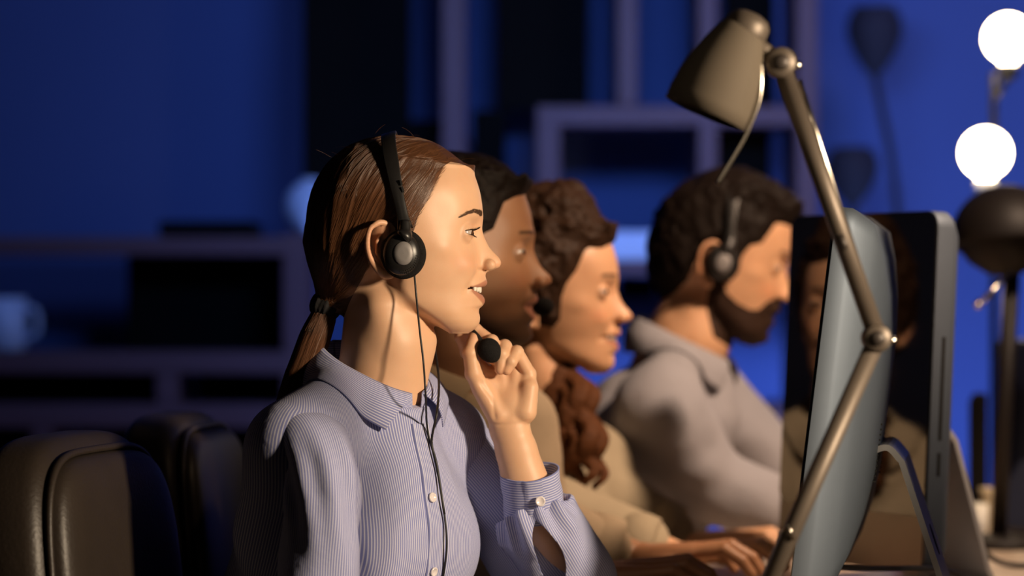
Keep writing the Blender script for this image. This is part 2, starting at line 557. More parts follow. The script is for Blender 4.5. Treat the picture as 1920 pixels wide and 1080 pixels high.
# dark rounded forms on stems in front of the blue wall on the right
def wall_silhouette(px, py, w, h, stem, label):
    d = 6.75
    k = d / F_PX
    top = P(px, py, d)
    root = thing('floor_lamp', label, 'lamp', (P(stem[-1][0], 0, d).x, d, 0), None)  # lamp names follow the outline only
    wm, hm = w * k / 2, h * k
    MB().lathe([(0.2 * wm, 0.02 * hm), (0.72 * wm, 0.0), (0.98 * wm, -0.2 * hm), (1.0 * wm, -0.42 * hm), (0.74 * wm, -0.68 * hm), (0.4 * wm, -0.9 * hm), (0.16 * wm, -1.0 * hm), (0.0, -1.0 * hm)], top, (0, 0, 1), 24).build('lamp_shade', M['shadow_lamp'], root)
    pts = [P(px, py + h * 0.98, d)] + [P(a, b, d) for a, b in stem]
    pts.append(Vector((pts[-1].x, d, 0.02)))
    MB().tube(catmull(pts, 6), 0.009, 8).build('stem', M['shadow_lamp'], root)
    MB().lathe([(0.0, 0.0), (0.14, 0.0), (0.14, 0.014), (0.02, 0.022), (0.0, 0.022)], (pts[-1].x, d, 0.0)).build('lamp_base', M['shadow_lamp'], root)
    return root


wall_silhouette(1640, 12, 106, 130, [(1652, 200), (1672, 300), (1686, 450), (1690, 700)], 'taller dark curved lamp before the blue wall, right of desk lamp')
wall_silhouette(1598, 276, 100, 112, [(1604, 480), (1606, 700)], 'shorter dark lamp before the blue wall, low above the monitors')

# ------------------------------------------------------------------ desk
DA = math.radians(10)
E1 = Vector((math.sin(DA), math.cos(DA), 0))
E2 = Vector((math.cos(DA), -math.sin(DA), 0))
DO = Vector((-0.005, 3.5, 0))


def desk_pt(u, v, z=0.75):
    return DO + E1 * u + E2 * v + Vector((0, 0, z))


RZ = Matrix.Rotation(-DA, 3, 'Z')
desk = thing('desk', 'long pale office desk under the monitors', 'desk', desk_pt(0.42, 0.75, 0))
MB().box(desk_pt(0.45, 0.785, 0.735), (1.43, 2.66, 0.03), RZ, 0.004).build('desk_top', M['desk'], desk, smooth=False)
for u in (-0.80, 0.45, 1.70):
    for v in (0.14, 1.40):
        MB().box(desk_pt(u, v, 0.36), (0.05, 0.05, 0.72), RZ, 0.004).build('leg', M['desk_metal'], desk, smooth=False)
for v in (0.14, 1.40):
    MB().box(desk_pt(0.45, v, 0.70), (0.04, 2.5, 0.04), RZ).build('rail', M['desk_metal'], desk, smooth=False)


# ------------------------------------------------------------------ monitors
def monitor(label, centre, facing, tilt, w=0.555, h=0.455, bottom=0.052, rim=0.020, slots=True):
    """all-in-one computer; centre is the foot of the stand on the desk, facing a 2-D direction"""
    fx, fy = facing
    ln = math.hypot(fx, fy)
    Fv = Vector((fx / ln, fy / ln, 0))
    Rv = Fv.cross(Vector((0, 0, 1)))                     # width direction
    Up = Vector((0, 0, 1))
    base = Vector(centre)
    root = thing('computer_monitor', label, 'monitor', base)
    hinge = base + Up * (bottom + h * 0.5)
    ct, st = math.cos(tilt), math.sin(tilt)
    U2 = Up * ct - Fv * st                                # panel up (leans back)
    N2 = Fv * ct + Up * st                                # panel normal

    def L(r, u, n):
        return hinge + Rv * r + U2 * u + N2 * n

    def rounded_rect(wd, hd, rad, n=6):
        pts = []
        for cx, cy, a0 in ((wd / 2 - rad, hd / 2 - rad, 0), (-wd / 2 + rad, hd / 2 - rad, 90), (-wd / 2 + rad, -hd / 2 + rad, 180), (wd / 2 - rad, -hd / 2 + rad, 270)):
            for i in range(n + 1):
                a = math.radians(a0 + 90 * i / n)
                pts.append((cx + rad * math.cos(a), cy + rad * math.sin(a)))
        return pts

    # back shell: rim then bulging rings
    V, Fc = [], []
    rings = [(1.0, 0.010), (1.0, -rim), (0.985, -rim - 0.006), (0.93, -0.032), (0.78, -0.044), (0.58, -0.054), (0.36, -0.060), (0.14, -0.062)]
    base_r = rounded_rect(w, h, 0.022)
    n = len(base_r)
    for sc, dep in rings:
        for (a, b) in base_r:
            V.append(L(a * sc, b * sc, dep))
    for i in range(len(rings) - 1):
        for k in range(n):
            k2 = (k + 1) % n
            Fc.append((i * n + k, i * n + k2, (i + 1) * n + k2, (i + 1) * n + k))
    Fc.append(tuple((len(rings) - 1) * n + k for k in range(n)))
    mesh_from('back_shell', V, [f[::-1] for f in Fc], M['alu'], root)
    # screen glass with its black border, and the silver chin below
    V, Fc = [], []
    pr = [(a, b) for a, b in rounded_rect(w - 0.004, h * 0.84, 0.018)]
    off = h * 0.08
    for (a, b) in pr:
        V.append(L(a, b + off - 0.001, 0.0102))
    for (a, b) in pr:
        V.append(L(a, b + off - 0.001, 0.0135))
    for k in range(len(pr)):
        k2 = (k + 1) % len(pr)
        Fc.append((k, k2, len(pr) + k2, len(pr) + k))
    Fc.append(tuple(len(pr) + k for k in range(len(pr))))
    mesh_from('screen', V, Fc, M['glass'], root, smooth=False)
    V, Fc = [], []
    x0, x1, y0, y1 = -w / 2 + 0.004, w / 2 - 0.004, -h / 2 + 0.003, -h / 2 + h * 0.155
    for nn in (0.004, 0.0115):
        for (a, b) in ((x0, y0), (x1, y0), (x1, y1), (x0, y1)):
            V.append(L(a, b, nn))
    mesh_from('chin', V, [(4, 5, 6, 7), (0, 1, 5, 4), (1, 2, 6, 5), (2, 3, 7, 6), (3, 0, 4, 7)], M['alu_edge'], root, smooth=False)
    # front rim plate closing the shell
    V = [L(a, b, 0.0098) for (a, b) in base_r]
    mesh_from('front_rim', V, [tuple(range(n))], M['alu_edge'], root, smooth=False)
    # drive slots on both side edges
    for sgn in ((1, -1) if slots else ()):
        mb = MB()
        for (u0, u1) in ((-0.062, 0.072), (-0.108, -0.078)):
            q = []
            for uu in (u0, u1):
                for nn in (-0.009, -0.0035):
                    q.append(L(sgn * (w / 2 + 0.0004), uu, nn))
            for uu in (u0, u1):
                for nn in (-0.009, -0.0035):
                    q.append(L(sgn * (w / 2 - 0.003), uu, nn))
            mb.add(q, [(0, 1, 3, 2), (4, 5, 7, 6), (0, 1, 5, 4), (2, 3, 7, 6), (0, 2, 6, 4), (1, 3, 7, 5)])
        mb.build('drive_slot', M['slot'], root, smooth=False)
    # vent slits on the back
    for s2 in (-1, 1):
        mb = MB()
        for i in range(12):
            c = L(s2 * 0.085, -h * 0.05 - i * 0.006, -0.0585)
            mb.box(c, (0.004, 0.02, 0.002), None)
        mb.build('vent', M['slot'], root, smooth=False)
    # stand: bent aluminium sheet
    prof = []
    hin = hinge + U2 * (-0.055) - N2 * 0.058
    pts2 = [hin + N2 * 0.006 + U2 * 0.0, hin - Fv * 0.014 + Up * 0.006, hin - Fv * 0.030 - Up * 0.010]
    footz = base.z + 0.004
    foot_back = Vector((base.x, base.y, footz)) - Fv * 0.145
    p3 = foot_back + Up * 0.018 + Fv * 0.006
    p4 = foot_back
    p5 = foot_back + Fv * 0.02 - Up * 0.0
    p6 = Vector((base.x, base.y, footz)) + Fv * 0.045
    path = catmull([pts2[0], pts2[1], pts2[2]], 5) + [pts2[2].lerp(p3, 0.5)] + catmull([p3, p4 + Up * 0.004, p5], 5) + [p6]
    th = 0.007
    V, Fc = [], []
    m = len(path)
    for i, p in enumerate(path):
        t = (path[min(i + 1, m - 1)] - path[max(i - 1, 0)]).normalized()
        nn = t.cross(Rv).normalized()
        hw = 0.095
        for (r, o) in ((-hw, -th / 2), (hw, -th / 2), (hw, th / 2), (-hw, th / 2)):
            V.append(p + Rv * r + nn * o)
    for i in range(m - 1):
        for k in range(4):
            k2 = (k + 1) % 4
            Fc.append((i * 4 + k, i * 4 + k2, (i + 1) * 4 + k2, (i + 1) * 4 + k))
    Fc += [(0, 1, 2, 3), tuple((m - 1) * 4 + k for k in range(4))]
    st_o = mesh_from('stand', V, Fc, M['alu_stand'], root, smooth=False)
    mb = MB()
    mid = pts2[2].lerp(p3, 0.55)
    t = (p3 - pts2[2]).normalized()
    nn = t.cross(Rv).normalized()
    mb.lathe([(0.0, -0.0042), (0.019, -0.0042), (0.019, 0.0042), (0.0, 0.0042)], mid, nn, 20)
    mb.build('cable_hole', M['slot'], st_o)
    return root, L


b1 = math.radians(9.0)
mon1, L1 = monitor('silver computer seen from behind, nearest the woman in striped shirt', P(1566, 540, 3.62) + Vector((0, 0, 0.752 - CAM_Z)), (-math.cos(b1), math.sin(b1)), math.radians(7), h=0.436, rim=0.006, slots=False)
a2 = math.radians(61)
mon2, L2 = monitor('computer with black glossy screen and slotted silver edge, behind the nearest one', P(1616, 540, 4.10) + Vector((0, 0, 0.752 - CAM_Z)), (-math.sin(a2), -math.cos(a2)), math.radians(3.0), w=0.335, h=0.470, bottom=0.028, rim=0.014)
mon3, L3 = monitor('dark computer cut off by right edge of photo behind black lamp', P(2052, 540, 5.0) + Vector((0, 0, 0.752 - CAM_Z)), (math.sin(math.radians(60)), math.cos(math.radians(60))), math.radians(2.0), w=0.45, h=0.30, bottom=0.012)
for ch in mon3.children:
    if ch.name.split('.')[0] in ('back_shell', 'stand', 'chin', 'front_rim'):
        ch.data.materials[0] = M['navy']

# cables
tag(MB().tube(catmull([P(1575, 1064, 3.72), P(1640, 1066, 3.74), P(1740, 1066, 3.80), P(1785, 1072, 3.86), P(1830, 1100, 3.9)] + [Vector((P(1850, 1140, 3.9).x, 3.95, 0.754))], 8), 0.0036, 8).build('computer_cable', M['white_plastic']),
    'white cable running past the stand of the nearest silver computer', 'cable')
tag(MB().tube(catmull([P(1785, 985, 4.30), P(1800, 992, 4.32), P(1830, 1020, 4.33), P(1870, 1052, 4.34), Vector((P(1920, 1088, 4.36).x, 4.36, 0.7545)), Vector((P(2000, 1088, 4.4).x, 4.4, 0.7545))], 8), 0.004, 8).build('computer_cable', M['cable']),
    'black cable curving down to desk at the lower right', 'cable')

# ------------------------------------------------------------------ desk lamp in the foreground
LD = 3.04
lk = LD / F_PX
lamp = thing('desk_lamp', 'beige jointed desk lamp in front of the nearest computer', 'lamp', (P(1372, 540, LD).x, LD, 0.75))
axis = (P(1322, 214, LD) - P(1398, 44, LD)).normalized()
top = P(1398, 44, LD)
ln = (P(1322, 214, LD) - top).length
shade = MB()
prof = [(0.0, 0.0), (30 * lk, 0.0), (37 * lk, 0.02 * ln), (47 * lk, 0.12 * ln), (60 * lk, 0.28 * ln), (72 * lk, 0.48 * ln), (79.5 * lk, 0.68 * ln), (82 * lk, 0.86 * ln), (81 * lk, 1.0 * ln), (79 * lk, 1.003 * ln), (78 * lk, 0.86 * ln), (68 * lk, 0.48 * ln), (40 * lk, 0.12 * ln), (0.0, 0.08 * ln)]
shade.lathe(prof, top, axis, 48, 1.0).build('lamp_shade', M['lamp_paint'], lamp)
cap_ax = (P(1392, 96, LD) - P(1408, 34, LD)).normalized()
MB().lathe([(0.0, -0.016), (0.010, -0.0155), (0.018, -0.012), (0.022, -0.006), (0.0225, 0.004), (0.021, 0.010), (0.0, 0.012)], P(1400, 52, LD), axis, 32).build('shade_cap', M['lamp_arm'], lamp)
MB().tube([P(1412, 76, LD), P(1428, 92, LD), P(1463, 118, LD)], [0.0085, 0.0085, 0.0085], 14).build('neck', M['lamp_arm'], lamp)
jn = Vector((0, -1, 0))


def joint(px, py, r):
    j = MB().lathe([(0.0, -0.012), (r * 0.9, -0.012), (r, -0.009), (r, 0.009), (r * 0.86, 0.0125), (0.0, 0.0125)], P(px, py, LD), jn, 28).build('joint', M['lamp_arm'], lamp)
    MB().lathe([(0.0, 0.0155), (r * 0.45, 0.0155), (r * 0.52, 0.0125), (0.0, 0.0124)], P(px, py, LD), jn, 24).build('joint_screw', M['dark_joint'], j)
    k = MB().lathe([(0.0, 0.006), (0.0035, 0.005), (0.0045, 0.0), (0.0035, -0.004), (0.0, -0.005)], P(px + 1.0 * r / lk, py + 4, LD), (1, 0, 0), 14).build('joint_knob', M['chrome'], j)


joint(1463, 118, 0.0155)
joint(1643, 634, 0.0145)
up_a, up_b = P(1468, 132, LD), P(1640, 618, LD)
MB().tube([up_a, up_b], 0.0094, 18).build('upper_arm', M['lamp_arm'], lamp)
MB().tube([P(1497, 150, LD + 0.012), P(1530, 250, LD + 0.013), P(1640, 590, LD + 0.012)], 0.0032, 10).build('spring_rod', M['chrome'], lamp)
MB().tube([P(1575, 440, LD - 0.0065), P(1586, 468, LD - 0.0065)], 0.0042, 10).build('slot_cover', M['dark_joint'], lamp)
lo_a = P(1638, 650, LD)
lo_b = Vector((P(1372, 1240, LD).x, LD, 0.775))
MB().tube([lo_a, lo_b], 0.0094, 18).build('lower_arm', M['lamp_arm'], lamp)
MB().tube([P(1463, 1000, LD - 0.011), P(1478, 985, LD - 0.014), P(1488, 1012, LD - 0.011)], 0.0018, 8).build('spring_hook', M['chrome'], lamp)
MB().tube(catmull([P(1424, 104, LD - 0.010), P(1427, 150, LD - 0.012), P(1421, 196, LD - 0.012), P(1398, 254, LD - 0.012), P(1372, 300, LD - 0.012), P(1344, 346, LD - 0.012)], 8), 0.0024, 10).build('handle_rod', M['chrome'], lamp)
MB().lathe([(0.0, 0.0), (0.085, 0.0), (0.085, 0.012), (0.07, 0.02), (0.014, 0.024), (0.012, 0.045), (0.0, 0.045)], (lo_b.x, LD, 0.7505), (0, 0, 1), 40).build('lamp_base', M['lamp_paint'], lamp)

# ------------------------------------------------------------------ black lamp and globe lamp at the right
BD = 4.72
bk = BD / F_PX
bl = thing('desk_lamp', 'black dome desk lamp at the right edge below globe bulbs', 'lamp', (P(1886, 540, BD).x, BD, 0.75))
dax = (P(1838, 500, BD - 0.03) - P(1868, 372, BD)).normalized()
dome = MB()
R0 = 103 * bk
dprof = [(0.0, -0.0)] + [(R0 * math.sin(t), R0 * 0.95 * (1 - math.cos(t))) for t in np.linspace(0.15, math.pi * 0.56, 14)] + [(R0 * 0.95, R0 * 1.06), (0.0, R0 * 1.02)]
dome.lathe(dprof, P(1882, 347, BD), Vector((0.03, -0.12, -1)).normalized(), 40).build('lamp_shade', M['black_enamel'], bl)
MB().lathe([(0.0, 0.0), (R0 * 0.9, 0.0), (R0 * 0.84, R0 * 0.24), (R0 * 0.66, R0 * 0.50), (R0 * 0.34, R0 * 0.72), (0.0, R0 * 0.80)], P(1882, 438, BD), Vector((0.03, -0.12, -1)).normalized(), 40).build('shade_bowl', M['black_enamel'], bl)
MB().tube([P(1898, 500, BD + 0.01), P(1884, 760, BD + 0.01), Vector((P(1874, 540, BD).x, BD + 0.01, 0.765))], 0.0125, 14).build('pole', M['black_enamel'], bl)
MB().tube([P(1893, 508, BD - 0.06), P(1866, 540, BD - 0.08), P(1836, 570, BD - 0.09)], 0.0040, 10).build('handle_rod', M['chrome'], bl)
MB().lathe([(0.0, -0.007), (0.005, -0.005), (0.0075, 0.0), (0.005, 0.005), (0.0, 0.007)], P(1834, 571, BD - 0.09), (0, 0, 1), 14).build('rod_tip', M['chrome'], bl)
MB().lathe([(0.0, 0.0), (0.075, 0.0), (0.075, 0.012), (0.02, 0.02), (0.0, 0.02)], (P(1874, 540, BD).x, BD + 0.01, 0.7505), (0, 0, 1), 32).build('lamp_base', M['black_enamel'], bl)

GD = 5.55
gk = GD / F_PX
gl = thing('floor_lamp', 'lit globe lamp with two round bulbs at the right edge', 'lamp', (P(1866, 540, GD).x, GD, 0))
gx = P(1864, 540, GD).x
MB().tube([(gx + 0.004, GD + 0.03, 0.01), (gx + 0.004, GD + 0.03, P(0, 135, GD).z)], 0.007, 12).build('pole', M['black_enamel'], gl)
MB().lathe([(0.0, 0.0), (0.13, 0.0), (0.13, 0.015), (0.02, 0.025), (0.0, 0.025)], (gx + 0.004, GD + 0.03, 0), (0, 0, 1), 32).build('lamp_base', M['black_enamel'], gl)
for (bx, by, r) in ((1890, 72, 0.0425), (1848, 287, 0.044)):
    c = P(bx, by, GD)
    prof = [(0.0, r)] + [(r * math.sin(t), r * math.cos(t)) for t in np.linspace(0.12, 2.75, 22)] + [(r * 0.36, -r * 1.02), (r * 0.34, -r * 1.16)]
    bo = MB().lathe(prof[::-1], c, (0, 0, 1), 32).build('bulb', M['bulb'], gl, label='glowing warm white round bulb')
    MB().lathe([(0.0, -r * 1.1), (r * 0.42, -r * 1.1), (r * 0.45, -r * 1.5), (r * 0.3, -r * 1.75), (0.0, -r * 1.78)], c, (0, 0, 1), 24).build('socket', M['white_plastic'] if by > 200 else M['black_enamel'], gl)
    MB().tube([c + Vector((0, 0, -r * 1.7)), Vector((gx + 0.004, GD + 0.03, c.z - r * 2.6))], 0.006, 10).build('bracket', M['black_enamel'], gl)

spot_light('dome_lamp_glow', P(1880, 515, BD + 0.07), P(1900, 1040, BD + 0.02), 5.0, (1.0, 0.72, 0.42), 120, 0.5, 0.03)

# small things on the far end of the desk
def on_desk(px, d):
    p = P(px, 540, d)
    return Vector((p.x, d, 0.7505))


o = on_desk(1836, 5.12)
spk = thing('speaker', 'slim dark upright speaker on the far end of desk', 'speaker', o)
MB().box(o + Vector((0, 0, 0.112)), (0.026, 0.09, 0.222), RZ, 0.006).build('speaker_body', M['black_panel'], spk, smooth=False)
MB().box(o + Vector((-0.0145, 0.002, 0.112)), (0.003, 0.078, 0.20), RZ, 0.001).build('grille', M['foam'], spk, smooth=False)
o = on_desk(1822, 4.84)
mg = thing('mug', 'white mug on the desk below the black dome lamp', 'mug', o)
MB().lathe([(0.0, 0.004), (0.020, 0.0), (0.025, 0.004), (0.026, 0.058), (0.0235, 0.058), (0.022, 0.008), (0.0, 0.007)], o).build('mug_body', M['white_plastic'], mg)
MB().tube(catmull([o + Vector((-0.024, 0, 0.048)), o + Vector((-0.040, 0, 0.042)), o + Vector((-0.040, 0, 0.02)), o + Vector((-0.024, 0, 0.012))], 5), 0.004, 8).build('handle', M['white_plastic'], mg)
o = on_desk(1852, 4.9)
cup = MB().lathe([(0.0, 0.0), (0.014, 0.0), (0.015, 0.008), (0.011, 0.05), (0.012, 0.07), (0.014, 0.08), (0.0, 0.081)], o).build('bottle', M['shirt_olive'])
tag(cup, 'small beige bottle behind the white mug by black lamp pole', 'bottle')


# ------------------------------------------------------------------ chairs
def superbox(c, half, e=4.0, nu=40, nv=24, bulge=None):
    V, Fc = [], []

    def sg(v, p):
        return math.copysign(abs(v) ** p, v)
    for j in range(nv + 1):
        ph = -math.pi / 2 + math.pi * j / nv
        for i in range(nu):
            th = 2 * math.pi * i / nu
            x = sg(math.cos(ph), 2 / e) * sg(math.cos(th), 2 / e)
            y = sg(math.cos(ph), 2 / e) * sg(math.sin(th), 2 / e)
            z = sg(math.sin(ph), 2 / e)
            p = Vector((x * half[0], y * half[1], z * half[2]))
            if bulge:
                p = bulge(p)
            V.append(p + Vector(c))
    for j in range(nv):
        for i in range(nu):
            i2 = (i + 1) % nu
            Fc.append((j * nu + i, j * nu + i2, (j + 1) * nu + i2, (j + 1) * nu + i))
    return V, Fc


def make_chair():
    """faces +X, origin on the floor below the seat centre; the front of the backrest stands at x = -0.225"""
    t = thing('office_chair', '', 'chair')
    MB().add(*superbox((0.0, 0, 0.415), (0.25, 0.25, 0.045), 5)).build('seat', M['leather'], t)

    def lean(p):
        q = p.copy()
        q.x -= 0.10 * (p.z + 0.28) + 0.10 * (p.y ** 2) * -1.2
        return q
    bk_ = MB().add(*superbox((-0.255, 0, 0.715), (0.052, 0.215, 0.272), 4.2, 64, 40, lean)).build('backrest', M['leather'], t)
    # front cushion panel with piping
    MB().add(*superbox((-0.224, 0, 0.715), (0.040, 0.194, 0.250), 5.0, 64, 40, lean)).build('cushion', M['leather'], bk_)
    ring = []
    for i in range(96):
        a = 2 * math.pi * i / 96
        ca, sa = math.cos(a), math.sin(a)
        y = math.copysign(abs(ca) ** 0.42, ca) * 0.1985
        z = math.copysign(abs(sa) ** 0.42, sa) * 0.2545
        ring.append(lean(Vector((0, y, z))) + Vector((-0.212, 0, 0.715)))
    ring.append(ring[0])
    MB().tube(ring, 0.0042, 8, caps=False).build('piping', M['leather'], bk_)
    MB().box((-0.17, 0, 0.39), (0.24, 0.07, 0.02), None, 0.004).box((-0.315, 0, 0.55), (0.02, 0.07, 0.34), Matrix.Rotation(-0.1, 3, 'Y'), 0.004).build('back_bracket', M['desk_metal'], t)
    MB().tube([(0, 0, 0.07), (0, 0, 0.375)], 0.026, 16).build('gas_column', M['desk_metal'], t)
    for k in range(5):
        a = 2 * math.pi * k / 5 + 0.3
        d = Vector((math.cos(a), math.sin(a), 0))
        lg = MB().tube([Vector((0, 0, 0.095)), d * 0.15 + Vector((0, 0, 0.085)), d * 0.29 + Vector((0, 0, 0.068))], [0.026, 0.02, 0.014], 10).build('leg', M['desk_metal'], t)
        MB().lathe([(0.0, -0.02), (0.022, -0.02), (0.027, -0.012), (0.027, 0.012), (0.022, 0.02), (0.0, 0.02)], d * 0.29 + Vector((0, 0, 0.0275)), d.cross(Vector((0, 0, 1))), 16).build('castor', M['black_plastic'], lg)
    return t


def copy_tree(o, parent=None):
    c = o.copy()
    COL.objects.link(c)
    if parent is not None:
        c.parent = parent
    for ch in list(o.children):
        copy_tree(ch, c)
    return c


chair = make_chair()
# ------------------------------------------------------------------ implicit surfaces (for bodies, hair and cloth)
class Field:
    """signed-distance grid in millimetres; mirror=True models y >= 0 and mirrors it"""

    def __init__(self, lo, hi, h, mirror=False):
        self.h = float(h)
        self.mirror = mirror
        lo = np.array(lo, float)
        if mirror:
            lo[1] = 0.0
        self.lo = lo
        n = [int(math.ceil((hi[i] - lo[i]) / h)) + 1 for i in range(3)]
        self.n = n
        self.X = (lo[0] + h * np.arange(n[0], dtype=np.float32))[:, None, None]
        self.Y = (lo[1] + h * np.arange(n[1], dtype=np.float32))[None, :, None]
        self.Z = (lo[2] + h * np.arange(n[2], dtype=np.float32))[None, None, :]
        self.F = np.full(n, 1e3, dtype=np.float32)

    def union(self, D, k=0.0):
        self.F = smin(self.F, D, k)

    def cut(self, D, k=0.0):
        self.F = -smin(-self.F, D, k)

    def ell(self, c, r):
        x = (self.X - c[0]); y = (self.Y - c[1]); z = (self.Z - c[2])
        k0 = np.sqrt((x / r[0]) ** 2 + (y / r[1]) ** 2 + (z / r[2]) ** 2)
        k1 = np.sqrt((x / r[0] ** 2) ** 2 + (y / r[1] ** 2) ** 2 + (z / r[2] ** 2) ** 2) + 1e-6
        return k0 * (k0 - 1.0) / k1

    def cone(self, a, b, ra, rb, flat=None):
        """round cone; flat=(axis vector, factor) squeezes the section along that axis"""
        a = np.array(a, float); b = np.array(b, float)
        ab = b - a
        px, py, pz = self.X - a[0], self.Y - a[1], self.Z - a[2]
        t = np.clip((px * ab[0] + py * ab[1] + pz * ab[2]) / (ab @ ab + 1e-9), 0, 1)
        dx, dy, dz = px - t * ab[0], py - t * ab[1], pz - t * ab[2]
        if flat is not None:
            ax = np.array(flat[0], float); ax /= np.linalg.norm(ax)
            d = dx * ax[0] + dy * ax[1] + dz * ax[2]
            q = (flat[1] - 1.0) * d
            dx, dy, dz = dx + q * ax[0], dy + q * ax[1], dz + q * ax[2]
        return np.sqrt(dx * dx + dy * dy + dz * dz) - (ra + (rb - ra) * t)

    def bump(self, c, amp, sig):
        """adds (amp>0) or digs (amp<0) a smooth swelling of amp mm"""
        sl = []
        for i in range(3):
            a = int((c[i] - 3 * sig[i] - self.lo[i]) / self.h)
            b = int((c[i] + 3 * sig[i] - self.lo[i]) / self.h) + 2
            sl.append(slice(max(a, 0), max(min(b, self.n[i]), 0)))
        X = self.X[sl[0]]; Y = self.Y[:, sl[1]]; Z = self.Z[:, :, sl[2]]
        g = np.exp(-0.5 * (((X - c[0]) / sig[0]) ** 2 + ((Y - c[1]) / sig[1]) ** 2 + ((Z - c[2]) / sig[2]) ** 2))
        self.F[sl[0], sl[1], sl[2]] -= (amp * g).astype(np.float32)

    def line_bump(self, pts, amp, sig):
        pts = [np.array(p, float) for p in pts]
        for i in range(len(pts) - 1):
            L = np.linalg.norm(pts[i + 1] - pts[i])
            m = max(2, int(L / (sig * 0.9)))
            for j in range(m):
                p = pts[i] + (pts[i + 1] - pts[i]) * (j + 0.5) / m
                self.bump(p, amp * min(1.0, L / m / sig * 0.42 + 0.05), (sig, sig, sig))

    def full(self):
        if self.mirror:
            F = np.concatenate([self.F[:, :0:-1], self.F], axis=1)
            lo = self.lo.copy(); lo[1] = -self.h * (self.n[1] - 1)
            return F, lo
        return self.F, self.lo

    def mesh(self):
        F, lo = self.full()
        F = F.copy()
        for ax in range(3):
            for e in (0, -1):
                ix = [slice(None)] * 3
                ix[ax] = e
                F[tuple(ix)] = np.maximum(F[tuple(ix)], 0.3)
        return surface_nets(F, lo, self.h)


def smin(a, b, k):
    if k <= 0:
        return np.minimum(a, b)
    h = np.clip(0.5 + 0.5 * (b - a) / k, 0, 1)
    return (b + (a - b) * h - k * h * (1 - h)).astype(np.float32)


def surface_nets(F, lo, h):
    nx, ny, nz = F.shape
    S = F < 0
    cnt = np.zeros((nx - 1, ny - 1, nz - 1), np.int8)
    for i in (0, 1):
        for j in (0, 1):
            for k in (0, 1):
                cnt += S[i:nx - 1 + i, j:ny - 1 + j, k:nz - 1 + k]
    act = (cnt > 0) & (cnt < 8)
    I, J, K = np.nonzero(act)
    idx = np.full(act.shape, -1, np.int32)
    idx[I, J, K] = np.arange(len(I))
    pos = np.zeros((len(I), 3)); num = np.zeros(len(I))
    cor = [(i, j, k) for i in (0, 1) for j in (0, 1) for k in (0, 1)]
    for a in cor:
        for ax in range(3):
            if a[ax] == 1:
                continue
            b = list(a); b[ax] = 1
            fa = F[I + a[0], J + a[1], K + a[2]]; fb = F[I + b[0], J + b[1], K + b[2]]
            m = (fa < 0) != (fb < 0)
            t = np.where(m, fa / np.where(m, fa - fb, 1), 0)
            p = np.stack([np.full(len(I), a[0], float), np.full(len(I), a[1], float), np.full(len(I), a[2], float)], 1)
            p[:, ax] += t
            pos += p * m[:, None]; num += m
    V = (pos / num[:, None] + np.stack([I, J, K], 1)) * h + lo
    faces = []
    for ax in range(3):
        sa = [slice(None)] * 3; sb = [slice(None)] * 3
        sa[ax] = slice(0, -1); sb[ax] = slice(1, None)
        A = S[tuple(sa)]; B = S[tuple(sb)]
        d = A != B
        i, j, k = np.nonzero(d)
        o1, o2 = [q for q in range(3) if q != ax]
        ijk = np.stack([i, j, k], 1)
        ok = (ijk[:, o1] > 0) & (ijk[:, o2] > 0)
        sh = F.shape
        ok &= (ijk[:, o1] < sh[o1] - 1) & (ijk[:, o2] < sh[o2] - 1)
        ijk = ijk[ok]
        if not len(ijk):
            continue
        q = []
        for (u, v) in ((-1, -1), (0, -1), (0, 0), (-1, 0)):
            c = ijk.copy(); c[:, o1] += u; c[:, o2] += v
            q.append(idx[c[:, 0], c[:, 1], c[:, 2]])
        q = np.stack(q, 1)
        inside = A[ijk[:, 0], ijk[:, 1], ijk[:, 2]]
        flip = inside if ax != 1 else ~inside
        q[~flip] = q[~flip][:, ::-1]
        faces.append(q)
    Fc = np.concatenate(faces, 0)
    Fc = Fc[(Fc >= 0).all(1)]
    return V, Fc


def smooth_verts(V, Fc, it=1, lam=0.5):
    for _ in range(it):
        S = np.zeros_like(V); c = np.zeros(len(V))
        for a in range(4):
            for b in ((a + 1) % 4, (a + 3) % 4):
                np.add.at(S, Fc[:, a], V[Fc[:, b]])
                np.add.at(c, Fc[:, a], 1)
        V = V + lam * (S / c[:, None] - V)
    return V


def vnoise(x, y, z, seed=0):
    """smooth value noise, arrays in, about -1..1"""
    def hsh(i, j, k):
        n = (i * 374761393 + j * 668265263 + k * 2147483647 + seed * 144665) & 0xffffffff
        n = ((n ^ (n >> 13)) * 1274126177) & 0xffffffff
        return ((n ^ (n >> 16)) & 0xffff) / 32767.5 - 1.0
    x, y, z = np.broadcast_arrays(x, y, z)
    xi, yi, zi = np.floor(x).astype(np.int64), np.floor(y).astype(np.int64), np.floor(z).astype(np.int64)
    u, v, w = x - xi, y - yi, z - zi
    u = u * u * (3 - 2 * u); v = v * v * (3 - 2 * v); w = w * w * (3 - 2 * w)
    r = 0
    for a in (0, 1):
        for b in (0, 1):
            for c in (0, 1):
                r = r + hsh(xi + a, yi + b, zi + c) * (u if a else 1 - u) * (v if b else 1 - v) * (w if c else 1 - w)
    return r


def sample(F, lo, h, p):
    """trilinear sample"""
    q = (p - lo) / h
    n = np.array(F.shape)
    q = np.clip(q, 0, n - 1.001)
    i = q.astype(int); f = q - i
    r = 0
    for a in (0, 1):
        for b in (0, 1):
            for c in (0, 1):
                w = (f[:, 0] if a else 1 - f[:, 0]) * (f[:, 1] if b else 1 - f[:, 1]) * (f[:, 2] if c else 1 - f[:, 2])
                r = r + F[i[:, 0] + a, i[:, 1] + b, i[:, 2] + c] * w
    return r


